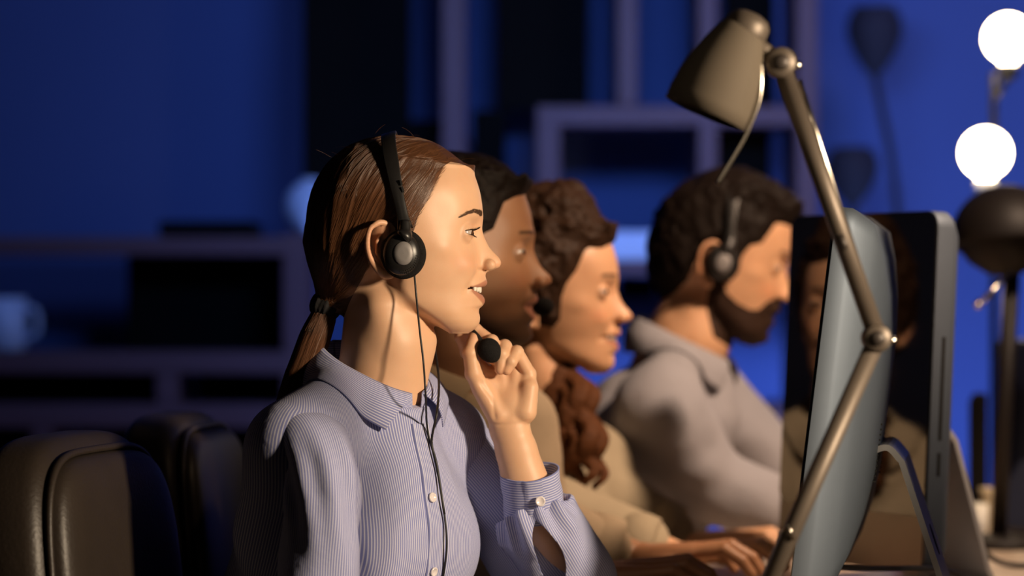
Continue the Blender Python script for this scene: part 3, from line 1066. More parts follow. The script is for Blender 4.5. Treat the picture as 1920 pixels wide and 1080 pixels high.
def grad(F, lo, h, p, e=1.0):
    g = []
    for ax in range(3):
        d = np.zeros(3); d[ax] = e
        g.append(sample(F, lo, h, p + d) - sample(F, lo, h, p - d))
    g = np.stack(g, 1)
    return g / (np.linalg.norm(g, axis=1, keepdims=True) + 1e-9)


def poly_inside_dist(px, py, poly):
    """signed distance to polygon, positive inside; arrays"""
    d = np.full(px.shape, 1e9); ins = np.zeros(px.shape, bool)
    n = len(poly)
    for i in range(n):
        ax, ay = poly[i]; bx, by = poly[(i + 1) % n]
        ex, ey = bx - ax, by - ay
        t = np.clip(((px - ax) * ex + (py - ay) * ey) / (ex * ex + ey * ey + 1e-9), 0, 1)
        d = np.minimum(d, np.hypot(px - ax - t * ex, py - ay - t * ey))
        c = ((ay > py) != (by > py)) & (px < (bx - ax) * (py - ay) / (by - ay + 1e-12) + ax)
        ins ^= c
    return np.where(ins, d, -d)


# canonical head: millimetres, x towards the face, y sideways, z up. hx/hz turn traced pixels of the nearest profile into mm
HK = 0.61


def hx(px):
    return (px - 750.0) * HK


def hz(py):
    return (440.0 - py) * HK


def H(px, py, y):
    return (hx(px), y, hz(py))


def smoothcurve(zq, zs, vs):
    """cubic interpolation through sorted knots"""
    zs = np.array(zs, float); vs = np.array(vs, float)
    o = np.argsort(zs); zs, vs = zs[o], vs[o]
    m = np.gradient(vs, zs)
    zq = np.clip(zq, zs[0], zs[-1])
    i = np.clip(np.searchsorted(zs, zq) - 1, 0, len(zs) - 2)
    hh = zs[i + 1] - zs[i]
    t = (zq - zs[i]) / hh
    return ((2 * t ** 3 - 3 * t ** 2 + 1) * vs[i] + (t ** 3 - 2 * t ** 2 + t) * hh * m[i] + (-2 * t ** 3 + 3 * t ** 2) * vs[i + 1] + (t ** 3 - t ** 2) * hh * m[i + 1])


BASE = [  # py, front x px (without nose and lips), half width mm, back x px
    (318, 884, 54, 705), (340, 891, 59, 700), (365, 896, 63, 692), (395, 900, 66, 690), (430, 897, 67, 690), (460, 896, 67.5, 692),
    (490, 898, 65, 700), (520, 899, 60.5, 712), (545, 898, 55.5, 728), (570, 896, 49, 750), (590, 894, 42, 782), (605, 890, 34, 808), (615, 885, 26, 826), (624, 877, 15, 842)]
PROF = [  # py, traced mid-line profile px
    (330, 889), (345, 893), (360, 897), (380, 901), (395, 903.4), (410, 905), (420, 904.6), (430, 904.4), (440, 906.8), (453, 911.8), (466.7, 920), (476.7, 929.5), (485, 936.8), (491, 939.3), (497, 938.6), (502, 934.5), (506, 925),
    (510, 914), (515, 910.6), (520, 910.6), (527, 912.8), (532, 912.6), (537, 909.5), (543, 905), (551, 903), (556, 905.5), (562, 908.2), (568, 908), (573, 905), (578, 899.5), (585, 898), (593, 899.8), (602, 899.6), (608, 897.5), (614, 893), (620, 886), (624, 879)]
NOSEW = [(318, 30), (395, 24), (408, 11), (425, 8.0), (440, 8.4), (460, 9.6), (480, 10.6), (492, 11.5), (500, 11), (508, 8), (514, 12), (522, 19), (535, 24), (552, 23), (568, 20), (578, 24), (590, 18), (603, 17), (624, 15)]


def sstep(t):
    t = np.clip(t, 0, 1)
    return t * t * (3 - 2 * t)


def build_head(h, male=False, open_mouth=True, detail=True, neck=True, lids=1.0, top=242):
    f = Field((hx(545), 0, hz(765)), (hx(950), 92, hz(top)), h, mirror=True)
    X, Y, Z = f.X, f.Y, f.Z
    z1 = Z.ravel()
    pyq = 440.0 - z1 / HK
    xf = smoothcurve(pyq, [r[0] for r in BASE], [hx(r[1]) for r in BASE])
    w = smoothcurve(pyq, [r[0] for r in BASE], [r[2] for r in BASE])
    xb = smoothcurve(pyq, [r[0] for r in BASE], [hx(r[3]) for r in BASE])
    pr = smoothcurve(pyq, [r[0] for r in PROF], [hx(r[1]) for r in PROF])
    nw = smoothcurve(pyq, [r[0] for r in NOSEW], [r[1] for r in NOSEW])
    if male:
        w = w + np.interp(pyq, [480, 540, 600, 624], [0, 3, 5, 3])
        pr = pr + np.interp(pyq, [385, 400, 415, 440, 485, 500, 575, 600, 624], [0, 2.0, 1.0, 1.0, 1.5, 1.0, 0, 2.5, 1.0])
    xc = np.minimum(hx(768.0), xf - 6) + sstep((hz(538.0) - z1) / (hz(538.0) - hz(626.0))) * (hx(848) - hx(768))
    res = pr - xf
    g3 = lambda a: a[None, None, :].astype(np.float32)
    yn = Y / g3(nw)
    xfy = g3(xf) + g3(res) * np.exp(-np.abs(yn) ** 2.3)
    a_f = np.maximum(xfy - g3(xc), 4)
    a_b = np.maximum(g3(xc - xb), 4)
    dx = X - g3(xc)
    a = np.where(dx > 0, a_f, a_b).astype(np.float32)
    W = g3(w)
    r = np.sqrt((dx / a) ** 2 + (Y / W) ** 2) + 1e-6
    gg = np.sqrt((dx / a ** 2) ** 2 + (Y / W ** 2) ** 2) / r + 1e-4
    D = (r - 1) / gg
    D = np.maximum(D, np.maximum(Z - hz(312), hz(625) - Z) * 0.8)
    f.F = D.astype(np.float32)
    # skull
    sk = f.ell(H(737, 404, 0), (152 * HK, 73.5, 142 * HK))
    sk = smin(sk, f.ell(H(788, 384, 0), (109.5 * HK, 64, 107 * HK)), 12)
    sk = smin(sk, f.ell(H(668, 470, 0), (76 * HK, 58, 92 * HK)), 18)
    f.union(sk, 9)
    if neck:
        nwid = 1.0 if not male else 1.16
        f.union(f.cone(H(722, 560, 0), H(727, 640, 0), 47, 50.5 * nwid, flat=((0, 1, 0), 1.02)), 13)
        f.union(f.cone(H(727, 640, 0), H(705, 745, 0), 50.5 * nwid, 50 * nwid, flat=((0, 1, 0), 0.98)), 8)
        f.union(f.cone(H(712, 575, 42), H(768, 742, 15), 11, 8), 22)       # neck muscle
        f.union(f.cone(H(790, 640, 0), H(768, 742, 0), 14, 14), 14)        # throat
        if male:
            f.bump(H(800, 668, 0), 3.0, (7, 7, 8))
    # large forms of the face
    f.bump(H(838, 466, 62), 2.6, (15, 9, 9))            # cheekbone
    f.bump(H(884, 500, 34), 4.2 if open_mouth else 2.6, (11, 11, 10))   # cheek apple
    f.bump(H(846, 548, 54), -2.4, (18, 8, 13))          # hollow
    f.bump(H(838, 396, 64), -2.5, (15, 8, 13))          # temple
    f.bump(H(897, 404, 27), 2.4 if male else 1.4, (8, 13, 5))           # brow ridge
    f.bump(H(752, 566, 50), 2.2, (10, 8, 9))            # jaw angle
    # eye
    ex, ey, ez = H(868.5, 437.5, 31)
    f.bump((ex + 13, ey - 2, ez + 3), -6.0, (9, 12, 8.5))
    f.bump((ex + 14, ey - 16, ez - 1), -3.0, (6, 5, 9))
    lid = f.ell((ex, ey, ez), (13.2, 13.4, 13.2))
    f.union(lid, 3.5)
    if detail:
        # crease above the lid and below the eye
        f.line_bump([(ex + 11.5, ey - 11, ez + 6.0), (ex + 13.0, ey - 3, ez + 8.2), (ex + 12.0, ey + 6, ez + 7.6), (ex + 7.5, ey + 14, ez + 4.5)], -1.3, 1.9)
        f.line_bump([(ex + 12.5, ey - 9, ez - 6.5), (ex + 12.0, ey + 2, ez - 8.0), (ex + 8, ey + 12, ez - 6.0)], -0.9, 2.0)
    yy = Y - ey
    open_up = 4.3 * lids * np.sqrt(np.clip(1 - ((yy - 0.5) / 13.6) ** 2, 0, 1)) + 0.0 * yy
    open_lo = 3.4 * lids * np.sqrt(np.clip(1 - ((yy - 1.0) / 13.0) ** 2, 0, 1))
    zc = Z - ez - 0.05 * yy - 0.2
    slit = np.maximum(zc - open_up, -zc - open_lo)
    slit = np.maximum(slit, (ex + 3.0 - 0.0) - X)
    slit = np.maximum(slit, np.abs(yy) - 13.2)
    f.cut(slit, 0.5)
    # nose wings and nostrils
    f.union(f.ell(H(916.5, 496.5, 10.2), (8.2, 6.0, 6.6)), 3.2)
    f.bump(H(907, 489, 15.5), -1.7, (3.4, 3.0, 6))      # groove behind the wing
    f.cut(f.ell((hx(921), 6.2, hz(507.5)), (6.2, 2.6, 3.6)), 1.0)
    # mouth
    if open_mouth:
        yq = Y / 25.5
        hh = 4.7 * np.clip(1 - yq ** 2, 0, 1) ** 0.75
        zc2 = hz(545) + 3.4 * np.clip(yq, 0, 1.2) ** 2
        m = np.abs(Z - zc2) - hh
        front = hx(903.5) - 0.017 * Y ** 2
        m = np.maximum(m, (front - 11) - X)
        m = np.maximum(m, Y - 25.0)
        f.cut(m, 1.3)
        f.bump((hx(873), 28, hz(541)), -2.4, (4.5, 3.2, 4.5))
        f.line_bump([(hx(905), 17.5, hz(500)), (hx(896), 24, hz(517)), (hx(884), 31, hz(533)), (hx(874), 35, hz(550))], -1.6, 3.0)
        # fullness of the lips
        f.line_bump([(hx(912) - 2, 0, hz(531)), (hx(908) - 2, 11, hz(532)), (hx(893), 20, hz(537))], 0.9, 2.6)
        f.line_bump([(hx(908) - 2, 0, hz(561)), (hx(904) - 2, 10, hz(560)), (hx(890), 20, hz(551))], 1.2, 3.0)
    else:
        f.line_bump([(hx(908), 0, hz(545)), (hx(903), 12, hz(545)), (hx(888), 23, hz(544))], -2.2, 1.9)
        f.bump((hx(878), 27, hz(543)), -1.6, (4, 3.2, 4))
        f.line_bump([(hx(905), 17.5, hz(500)), (hx(896), 24, hz(517)), (hx(885), 31, hz(536))], -1.0, 3.0)
    bare = f.F.copy()
    # ear
    if detail:
        f.union(f.cone(H(716, 440, 72), H(730, 508, 70), 13.5, 7.5, flat=((-0.42, 1, 0), 2.4)), 3.5)
        rim = [H(742, 436, 68), H(733, 424, 74), H(718, 420, 79.5), H(704, 428, 83), H(697, 444, 84), H(696, 466, 83), H(702, 487, 80), H(712, 503, 76), H(724, 515, 71.5), H(736, 516, 68)]
        rim = spline([Vector(q) for q in rim], 3)
        rr_ = np.interp(np.linspace(0, 1, len(rim)), [0, 0.6, 0.75, 1.0], [3.0, 3.2, 3.9, 4.6])
        for i in range(len(rim) - 1):
            f.union(f.cone(rim[i], rim[i + 1], rr_[i], rr_[i + 1]), 1.5 if i else 3)
        anti = [H(722, 440, 77), H(712, 455, 79), H(712, 475, 78.5), H(722, 494, 74)]
        for i in range(3):
            f.union(f.cone(anti[i], anti[i + 1], 2.3, 2.3), 2.5)
        f.cut(f.ell(H(731, 470, 78), (8, 7, 12)), 3)
        f.bump(H(705, 455, 81), -1.8, (2.2, 4, 14))
    return f, bare


def head_attrs(V, lips=True, brow=False, stubble=None):
    x, y, z = V[:, 0], np.abs(V[:, 1]), V[:, 2]
    px, py = x / HK + 750, 440 - z / HK
    t = np.clip(y / 25.0, 0, 1)
    up_edge = 522 + 13 * t ** 1.5 - 2.0 * np.exp(-(y / 2.5) ** 2) * -1
    lo_edge = 574 - 27 * t ** 1.8
    f1 = np.clip((py - up_edge) / 2.0, 0, 1) * np.clip((lo_edge - py) / 2.0, 0, 1) * np.clip((26.5 - y) / 2, 0, 1) * (px > 868)
    lip = f1
    flush = 0.55 * np.exp(-(((px - 872) / 26) ** 2 + ((py - 492) / 18) ** 2)) + 0.35 * np.exp(-(((px - 934) / 8) ** 2 + ((py - 494) / 9) ** 2)) + 0.7 * np.exp(-((px - 712) / 22) ** 2 - ((py - 465) / 45) ** 2) * (y > 70)
    dark = np.zeros(len(V))
    if brow:
        yc = 398 + 0.006 * (y - 26) ** 2
        dark = np.clip(1.2 - np.abs(py - yc) / 4.5, 0, 1) * np.clip((y - 8) / 3, 0, 1) * np.clip((44 - y) / 4, 0, 1) * (px > 850)
    if brow:
        dark = np.maximum(dark, 0.75 * np.exp(-((py - 437) / 5.0) ** 2 - ((y - 31) / 11.0) ** 2) * (px > 850))
    if stubble is not None:
        s = np.clip((poly_inside_dist(px, py, stubble) + 6) / 34.0, 0, 1)
        dark = np.maximum(dark, s * 0.8 * (1 - lip))
    return {'lip': lip, 'flush': flush, 'dark': dark}


def frame(O, s=1.0, yaw=0.0, pitch=0.0, roll=0.0):
    """millimetre head coordinates -> world; yaw turns the face towards the camera, pitch tips it down"""
    R = Matrix.Rotation(-yaw, 3, 'Z') @ Matrix.Rotation(pitch, 3, 'Y') @ Matrix.Rotation(roll, 3, 'X')
    Rn = np.array(R)
    On = np.array(O)

    def to(v):
        v = np.asarray(v, float)
        return v @ Rn.T * (s / 1000.0) + On
    to.R = Rn
    to.s = s
    return to


def eye_parts(root, to, gaze, parent_name='eye', iris=0.0):
    for sgn in (-1, 1):
        c = np.array(H(868.5, 437.5, 31 * sgn))
        V, Fc = [], []
        nu, nv = 40, 28
        for j in range(nv + 1):
            for i in range(nu):
                ph = math.pi * j / nv; th = 2 * math.pi * i / nu
                V.append((12.0 * math.cos(ph), 12.0 * math.sin(ph) * math.cos(th), 12.0 * math.sin(ph) * math.sin(th)))
        V = np.array(V)
        g = np.array(gaze, float); g /= np.linalg.norm(g)
        ca = V @ g / 12.0
        V = V + np.outer(np.clip((ca - 0.88) / 0.12, 0, 1) ** 1.0 * 0.9, g)
        for j in range(nv):
            for i in range(nu):
                i2 = (i + 1) % nu
                Fc.append((j * nu + i, j * nu + i2, (j + 1) * nu + i2, (j + 1) * nu + i))
        # finer cap for the iris attribute comes from per-vertex cosine
        mesh_from(parent_name, to(V + c), np.array(Fc), M['eye'], root, attrs={'gaze': np.clip(ca + iris, 0, 0.99)})


def hair_field(f, bare, poly, tmax, taper=0.25, noise=None, extra=None):
    """hair volume over the head where the side view lies inside poly (photograph pixels)"""
    px = (f.X[:, 0, 0] / HK + 750)[:, None]; py = (440 - f.Z[0, 0, :] / HK)[None, :]
    px, py = np.broadcast_arrays(px, py)
    ins = poly_inside_dist(px, py, poly) * HK
    tm = tmax(px, py) if callable(tmax) else tmax
    t = np.clip(taper * ins + 0.3, -4, None)
    t = tm * (1 - np.exp(-np.clip(t, 0, None) / tm * 1.25)) + np.minimum(t, 0)
    g = Field((0, 0, 0), (1, 1, 1), 1)
    g.h, g.mirror, g.lo, g.n, g.X, g.Y, g.Z = f.h, f.mirror, f.lo, f.n, f.X, f.Y, f.Z
    g.F = (bare - t[:, None, :]).astype(np.float32)
    if extra:
        extra(g)
    if noise is not None:
        g.F = (g.F - noise(g.X, g.Y, g.Z) * np.clip(ins / 9.0, 0, 1)[:, None, :]).astype(np.float32)
    return g


def tubes_mesh(lines, radii, n=4):
    """many thin tapering tubes; lines: array (m, k, 3)"""
    lines = np.asarray(lines, float)
    m, k, _ = lines.shape
    T = np.gradient(lines, axis=1)
    T /= np.linalg.norm(T, axis=2, keepdims=True) + 1e-9
    up = np.where(np.abs(T[..., 2:3]) < 0.9, np.array([0, 0, 1.0]), np.array([1.0, 0, 0]))
    N = np.cross(T, up); N /= np.linalg.norm(N, axis=2, keepdims=True) + 1e-9
    B = np.cross(T, N)
    r = np.asarray(radii)
    if r.ndim == 1:
        r = np.broadcast_to(r[None, :], (m, k))
    V = []
    for q in range(n):
        a = 2 * math.pi * q / n
        V.append(lines + (N * math.cos(a) + B * math.sin(a)) * r[..., None])
    V = np.stack(V, 2).reshape(-1, 3)
    base = (np.arange(m)[:, None] * k + np.arange(k - 1)[None, :]) * n
    Fc = []
    for q in range(n):
        q2 = (q + 1) % n
        Fc.append(np.stack([base + q, base + q2, base + n + q2, base + n + q], -1).reshape(-1, 4))
    return V, np.concatenate(Fc, 0)


def loft(rings, closed=True, cap=False):
    """rings: array (m, n, 3) -> verts, quads (n points round each ring, seam duplicated when closed=False)"""
    rings = np.asarray(rings, float)
    m, n, _ = rings.shape
    V = rings.reshape(-1, 3)
    Fc = []
    for i in range(m - 1):
        for k in range(n if closed else n - 1):
            k2 = (k + 1) % n
            Fc.append((i * n + k, i * n + k2, (i + 1) * n + k2, (i + 1) * n + k))
    return V, np.array(Fc)


def tube_rings(path, radii, n=64, squash=None, up=(0, -1, 0), seam=True, fold=None):
    """rings along a path; returns rings (m, n(+1), 3), arc-round u and length v"""
    path = np.asarray([tuple(p) for p in path], float)
    m = len(path)
    T = np.gradient(path, axis=0); T /= np.linalg.norm(T, axis=1, keepdims=True)
    N = np.zeros_like(path)
    nn = np.array(up, float)
    R = []
    ks = n + 1 if seam else n
    th = 2 * math.pi * np.arange(ks) / n
    Lc = np.concatenate([[0], np.cumsum(np.linalg.norm(np.diff(path, axis=0), axis=1))])
    u = np.zeros((m, ks)); v = np.zeros((m, ks))
    rm = float(np.mean(radii))
    for i in range(m):
        nn = nn - T[i] * (nn @ T[i]); nn /= np.linalg.norm(nn)
        b = np.cross(T[i], nn)
        rr = np.full(ks, radii[i])
        if fold is not None:
            rr = rr + fold(th, Lc[i], i)
        sq = squash if squash else 1.0
        R.append(path[i] + np.outer(rr * np.cos(th), nn) + np.outer(rr * np.sin(th) * sq, b))
        u[i] = th * rm; v[i] = Lc[i]
    return np.array(R), u, v


def spline(pts, n=8):
    return [tuple(p) for p in catmull(pts, n)]


# ------------------------------------------------------------------ seated lower bodies (below the frame, under the desk)
def lower_body(root, pelvis, fwd, male):
    """trousers and shoes for a seated person; pelvis = seat contact centre (world), fwd = unit direction"""
    f2 = np.array([fwd[0], fwd[1], 0.0]); r2 = np.array([fwd[1], -fwd[0], 0.0])
    O = np.array(pelvis)
    f = Field((-230, -260, -560), (640, 260, 240), 9)
    f.F = f.ell((0, 0, 60), (135, 175, 125))
    f.union(f.cone((-15, 0, 150), (-5, 0, 215), 120, 118), 40)
    for s in (-1, 1):
        f.union(f.cone((10, s * 88, 45), (430, s * 105, 42), 84, 60), 35)
        f.union(f.cone((430, s * 105, 42), (420, s * 110, -380), 62, 46), 25)
    V, Fc = f.mesh()
    W = O + (V[:, 0:1] * f2 + V[:, 1:2] * r2 + V[:, 2:3] * np.array([0, 0, 1.0])) / 1000.0
    mesh_from('trousers', W, Fc, M['trousers'], root)
    for s in (-1, 1):
        zf = -(O[2] * 1000) + 4
        g = Field((330, s * 110 - 70, zf - 12), (640, s * 110 + 70, zf + 130), 6)
        g.F = g.ell((470, s * 110, zf + 26), (135, 46, 34))
        g.union(g.ell((412, s * 110, zf + 60), (58, 44, 62)), 25)
        g.F = np.maximum(g.F, zf - g.Z)
        V, Fc = g.mesh()
        W = O + (V[:, 0:1] * f2 + V[:, 1:2] * r2 + V[:, 2:3] * np.array([0, 0, 1.0])) / 1000.0
        mesh_from('shoe', W, Fc, M['shoe'], root)


class Local:
    """body frame: a forward, s to the person's right, h up (mm) from the neck base"""

    def __init__(self, N0, yaw):
        self.N0 = np.array(N0, float)
        self.f = np.array([math.cos(yaw), -math.sin(yaw), 0])
        self.r = np.array([-math.sin(yaw), -math.cos(yaw), 0])

    def w(self, v):
        v = np.asarray(v, float)
        return self.N0 + (v[..., 0:1] * self.f + v[..., 1:2] * self.r + v[..., 2:3] * np.array([0, 0, 1.0])) / 1000.0

    def l(self, p):
        d = (np.asarray(p, float) - self.N0) * 1000
        return np.stack([d @ self.f, d @ self.r, d[..., 2]], -1)


def skeleton_body(f, pts, k=14):
    """coarse torso and arms, joins the finely shaped head and hands inside the clothes"""
    for i, (a, b, ra, rb) in enumerate(pts):
        D = f.cone(a, b, ra, rb)
        f.union(D, k) if i else setattr(f, 'F', D.astype(np.float32))


def hand_field(f, wrist, fingers, palm, k_palm=5.0, k_f=1.2):
    """palm: list of cones blended softly; fingers: list of chains [(point, r), ...] kept apart"""
    first = True
    for (a, b, ra, rb, fl) in palm:
        D = f.cone(a, b, ra, rb, flat=fl)
        if first:
            f.F = D.astype(np.float32); first = False
        else:
            f.union(D, k_palm)
    for ch in fingers:
        Fd = None
        for (p, r), (q, s) in zip(ch[:-1], ch[1:]):
            D = f.cone(p, q, r, s)
            Fd = D if Fd is None else smin(Fd, D, 1.5)
        for (p, r) in ch[1:-1]:
            Fd = smin(Fd, f.ell(p, (r * 1.06, r * 1.06, r * 1.06)), 1.5)
        f.union(Fd, k_f)


def join_parts(parts, attr_names=('lip', 'flush', 'dark')):
    V, Fc, A = [], [], {k: [] for k in attr_names}
    n = 0
    for v, f, at in parts:
        V.append(v); Fc.append(f + n); n += len(v)
        for k in attr_names:
            A[k].append(at[k] if at else np.zeros(len(v)))
    return np.concatenate(V), np.concatenate(Fc), {k: np.concatenate(a) for k, a in A.items()}


def px_frame(px0, py0, d, face=None):
    """local mm frame lying in the picture plane at distance d: x right, y away from the viewer, z up"""
    k = d / F_PX * 1000

    def at(px, py, y=0.0):
        return ((px - px0) * k, y, (py0 - py) * k)

    def to(v):
        return np.asarray(v, float) / 1000.0 + np.array(P(px0, py0, d))
    return at, to


# ================================================================== the woman in the striped shirt
WD = 3.5
W1 = thing('person', 'woman in blue striped shirt with ponytail, holding headset microphone to her chin', 'person', (P(660, 540, WD).x, WD, 0.0))
to1 = frame(P(750, 440, WD))
QH = 0.9
hf, bare1 = build_head(QH, lids=0.84)
Vh, Fh = hf.mesh()
Vh = smooth_verts(Vh, Fh, 1, 0.4)
att = head_attrs(Vh)
F_full, lo_full = hf.full()

# torso frame
N1 = Local(P(706, 722, WD), math.radians(38))

# raised hand that holds the microphone (picture-plane frame at its own distance)
HD = 3.535
ha, hto = px_frame(950, 720, HD)
g = Field((-80, -45, -135), (70, 45, 75), 0.9)
palm = [
    (ha(955, 802, 2), ha(957, 760, 2), 23.0, 23.0, ((0, 1, 0), 1.30)),
    (ha(944, 768, 0), ha(912, 704, 6), 14.0, 10.0, None),
    (ha(950, 768, 2), ha(937, 694, 10), 14.5, 10.0, None),
    (ha(964, 768, 2), ha(966, 694, 9), 14.5, 9.8, None),
    (ha(980, 768, 0), ha(991, 702, 5), 14.5, 9.4, None),
    (ha(985, 772, -5), ha(992, 728, -3), 13.0, 11.0, None),
    (ha(934, 778, -5), ha(902, 728, -9), 14.0, 11.0, None),
    (ha(955, 800, 3), ha(968, 845, 3), 22.0, 23.5, ((0, 1, 0), 1.22)),
    (ha(968, 845, 3), ha(985, 905, 6), 23.5, 27.5, ((0, 1, 0), 1.15)),
]
fing = [
    [(ha(902, 728, -9), 10.5), (ha(888, 700, -14), 9.6), (ha(882, 662, -16), 8.6), (ha(888, 634, -10), 6.6)],       # thumb
    [(ha(912, 700, 6), 9.0), (ha(876, 660, 12), 8.2), (ha(865, 632, 8), 7.6), (ha(892, 618, 2), 7.0), (ha(915, 634, -2), 6.4)],        # index
    [(ha(937, 692, 10), 8.8), (ha(929, 652, 2), 8.4), (ha(922, 640, -10), 7.8), (ha(926, 672, -12), 7.2)],            # middle, behind the foam
    [(ha(965, 690, 8), 8.6), (ha(946, 650, -2), 8.2), (ha(941, 664, -16), 7.6), (ha(938, 692, -17), 6.6)],            # ring
    [(ha(991, 700, 4), 8.2), (ha(969, 660, -5), 7.6), (ha(958, 678, -17), 6.9), (ha(950, 694, -18), 6.0)],            # little
]
hand_field(g, None, fing, palm)
g.line_bump([ha(900, 712, -20), ha(922, 745, -15), ha(930, 785, -16)], -1.5, 2.4)
g.line_bump([ha(915, 705, -3), ha(950, 712, -8), ha(996, 706, -8)], -1.4, 1.8)
g.line_bump([ha(918, 797, -14), ha(955, 795, -17), ha(1000, 790, -13)], -0.8, 1.5)
g.bump(ha(950, 735, -12), -2.5, (12, 8, 12))
Vg, Fg = g.mesh()
Vg = smooth_verts(Vg, Fg, 2, 0.4)
fl = np.zeros(len(Vg))
for ch in fing:
    fl += 0.5 * np.exp(-np.sum((Vg - np.array(ch[-1][0])) ** 2, 1) / 60.0)
hand_att = {'lip': np.zeros(len(Vg)), 'flush': np.clip(fl, 0, 1), 'dark': np.zeros(len(Vg))}

# the rest of her body inside the clothes
EL = np.array(P(1092, 1112, 3.63))
sh_far = N1.w(np.array([-5, -148, -72.0])); sh_near = N1.w(np.array([-8, 150, -72.0]))
el_near = np.array(P(585, 1265, 3.34)); wr_near = np.array(P(820, 1240, 3.36)); wr_near[2] = 0.79
EL[2] = max(EL[2], 0.808)
bl_o = N1.N0
shs_ = np.array(P(592, 838, 3.392))
sc3 = lambda p: tuple((np.array(p) - bl_o) * 1000)
bf = Field((-420, -420, -640), (520, 420, 60), 6)
skeleton_body(bf, [
    (sc3(N1.w([0, 0, -10.])), sc3(N1.w([-30, 0, -170.])), 48, 88), (sc3(N1.w([-30, 0, -170.])), sc3(N1.w([-125, 0, -440.])), 88, 92),
    (sc3(N1.w([-20, 0, -70.])), sc3(sh_far), 34, 34), (sc3(N1.w([-20, 0, -70.])), sc3(shs_), 32, 29),
    (sc3(shs_), sc3(np.array(P(603, 960, 3.352))), 29, 29), (sc3(np.array(P(603, 960, 3.352))), sc3(el_near), 29, 29), (sc3(el_near), sc3(wr_near), 34, 25),
    (sc3(sh_far), sc3(EL), 36, 33), (sc3(EL), sc3(np.array(P(994, 925, 3.548))), 33, 28)], 20)
Vb, Fb = bf.mesh()
# near hand resting on the desk below the frame
nh = sc3(wr_near)
fwd = np.array(E2)
side = np.array(E1)


def desk_hand(wrist, fw, sd, h=3.0, thumb=1, size=1.0):
    """relaxed typing hand: palm down, five bent fingers; wrist in mm relative to some origin"""
    w = np.array(wrist, float)
    fw = np.array(fw, float); sd = np.array(sd, float); up = np.array([0, 0, 1.0])

    def q(a, b, c):
        return tuple(w + size * (fw * a + sd * b * thumb + up * c))
    lo = w - 150; hi = w + 150
    ff = Field((w[0] - 130, w[1] - 130, w[2] - 55), (w[0] + 215, w[1] + 130, w[2] + 60), h)
    pal = [(q(-40, 0, 2), q(8, 0, 4), 24 * size, 22 * size, ((0, 0, 1), 1.25)), (q(8, 16, 4), q(72, 26, 12), 14 * size, 10 * size, None), (q(8, 6, 5), q(76, 9, 14), 14 * size, 10 * size, None), (q(8, -6, 5), q(72, -10, 12), 14 * size, 10 * size, None), (q(8, -16, 3), q(64, -27, 8), 14 * size, 9.5 * size, None), (q(10, 20, -2), q(40, 34, -2), 14 * size, 11 * size, None)]
    r = size
    fg = [[(q(72, 26, 12), 9.2 * r), (q(112, 32, 16), 8.6 * r), (q(134, 33, 2), 7.8 * r), (q(146, 33, -14), 6.8 * r)],
          [(q(76, 9, 14), 9.2 * r), (q(120, 11, 19), 8.6 * r), (q(146, 11, 4), 7.9 * r), (q(158, 11, -13), 6.8 * r)],
          [(q(72, -10, 12), 9.0 * r), (q(114, -12, 17), 8.3 * r), (q(138, -13, 2), 7.6 * r), (q(149, -13, -14), 6.6 * r)],
          [(q(64, -27, 8), 8.4 * r), (q(96, -33, 12), 7.6 * r), (q(115, -34, 0), 6.9 * r), (q(124, -34, -14), 6.0 * r)],
          [(q(40, 34, -2), 10.5 * r), (q(66, 46, -4), 9.4 * r), (q(92, 50, -11), 8.2 * r)]]
    hand_field(ff, None, fg, pal)
    v, fc = ff.mesh()
    return smooth_verts(v, fc, 1, 0.4), fc


Vn, Fn = desk_hand(nh, fwd, side, 3.0, 1, 0.95)
parts = [(to1(Vh), Fh, att), (hto(Vg), Fg, hand_att), (Vb / 1000 + bl_o, Fb, None), (Vn / 1000 + bl_o, Fn, None)]
V, Fc, A = join_parts(parts)
body1 = mesh_from('body', V, Fc, M['skin_a'], W1, attrs=A)
eye_parts(W1, to1, (1.0, -0.12, -0.16))

# teeth: two arcs of separate enamel crowns
mb = MB()
for row, (py0, py1, dx0, n) in enumerate(((534.5, 550.5, 0.0, 8), (553, 562, -2.2, 8))):
    for i in range(n):
        for _ in (0,):
            yv = (i - (n - 1) / 2) * 5.6
            xb_ = hx(902.2) + dx0 - 0.0155 * yv ** 2
            sl_ = math.atan(-2 * 0.0155 * yv)
            wdt = 5.7 if abs(yv) < 6 else 5.2
            top_, bot_ = hz(py0 - 0.22 * abs(yv)), hz(py1 - 0.20 * abs(yv) - (1.2 if (row == 0 and 6 < abs(yv) < 10) else 0))
            Vt, Ft = superbox((0, 0, 0), (2.2, wdt / 2, (top_ - bot_) / 2), 3.2, 14, 8)
            Rm = Matrix.Rotation(sl_ * -1.0, 3, 'Z')
            pts_ = [tuple(to1(np.array(Rm @ v) + np.array((xb_ - 1.6, yv, (top_ + bot_) / 2)))) for v in Vt]
            mb.add(pts_, Ft)
mb.build('teeth', M['teeth'], W1)

# brows and lashes laid on the surface
def face_point(px, py, sgn=-1):
    """outermost head surface above side-view pixel (px, py): returns mm point with y sign"""
    x, z = hx(px), hz(py)
    ys = np.arange(0, 90, 0.5)
    p = np.stack([np.full(len(ys), x), ys, np.full(len(ys), z)], 1)
    s = sample(F_full, lo_full, hf.h, p)
    w = np.nonzero(s < 0)[0]
    return np.array([x, (ys[w[-1]] if len(w) else 0.0) * sgn, z])


def front_point(y, z):
    xs = np.arange(hx(820), hx(945), 0.4)
    p = np.stack([xs, np.full(len(xs), y), np.full(len(xs), z)], 1)
    s = sample(F_full, lo_full, hf.h, p)
    w = np.nonzero(s < 0)[0]
    return np.array([xs[w[-1]] if len(w) else hx(880), y, z])


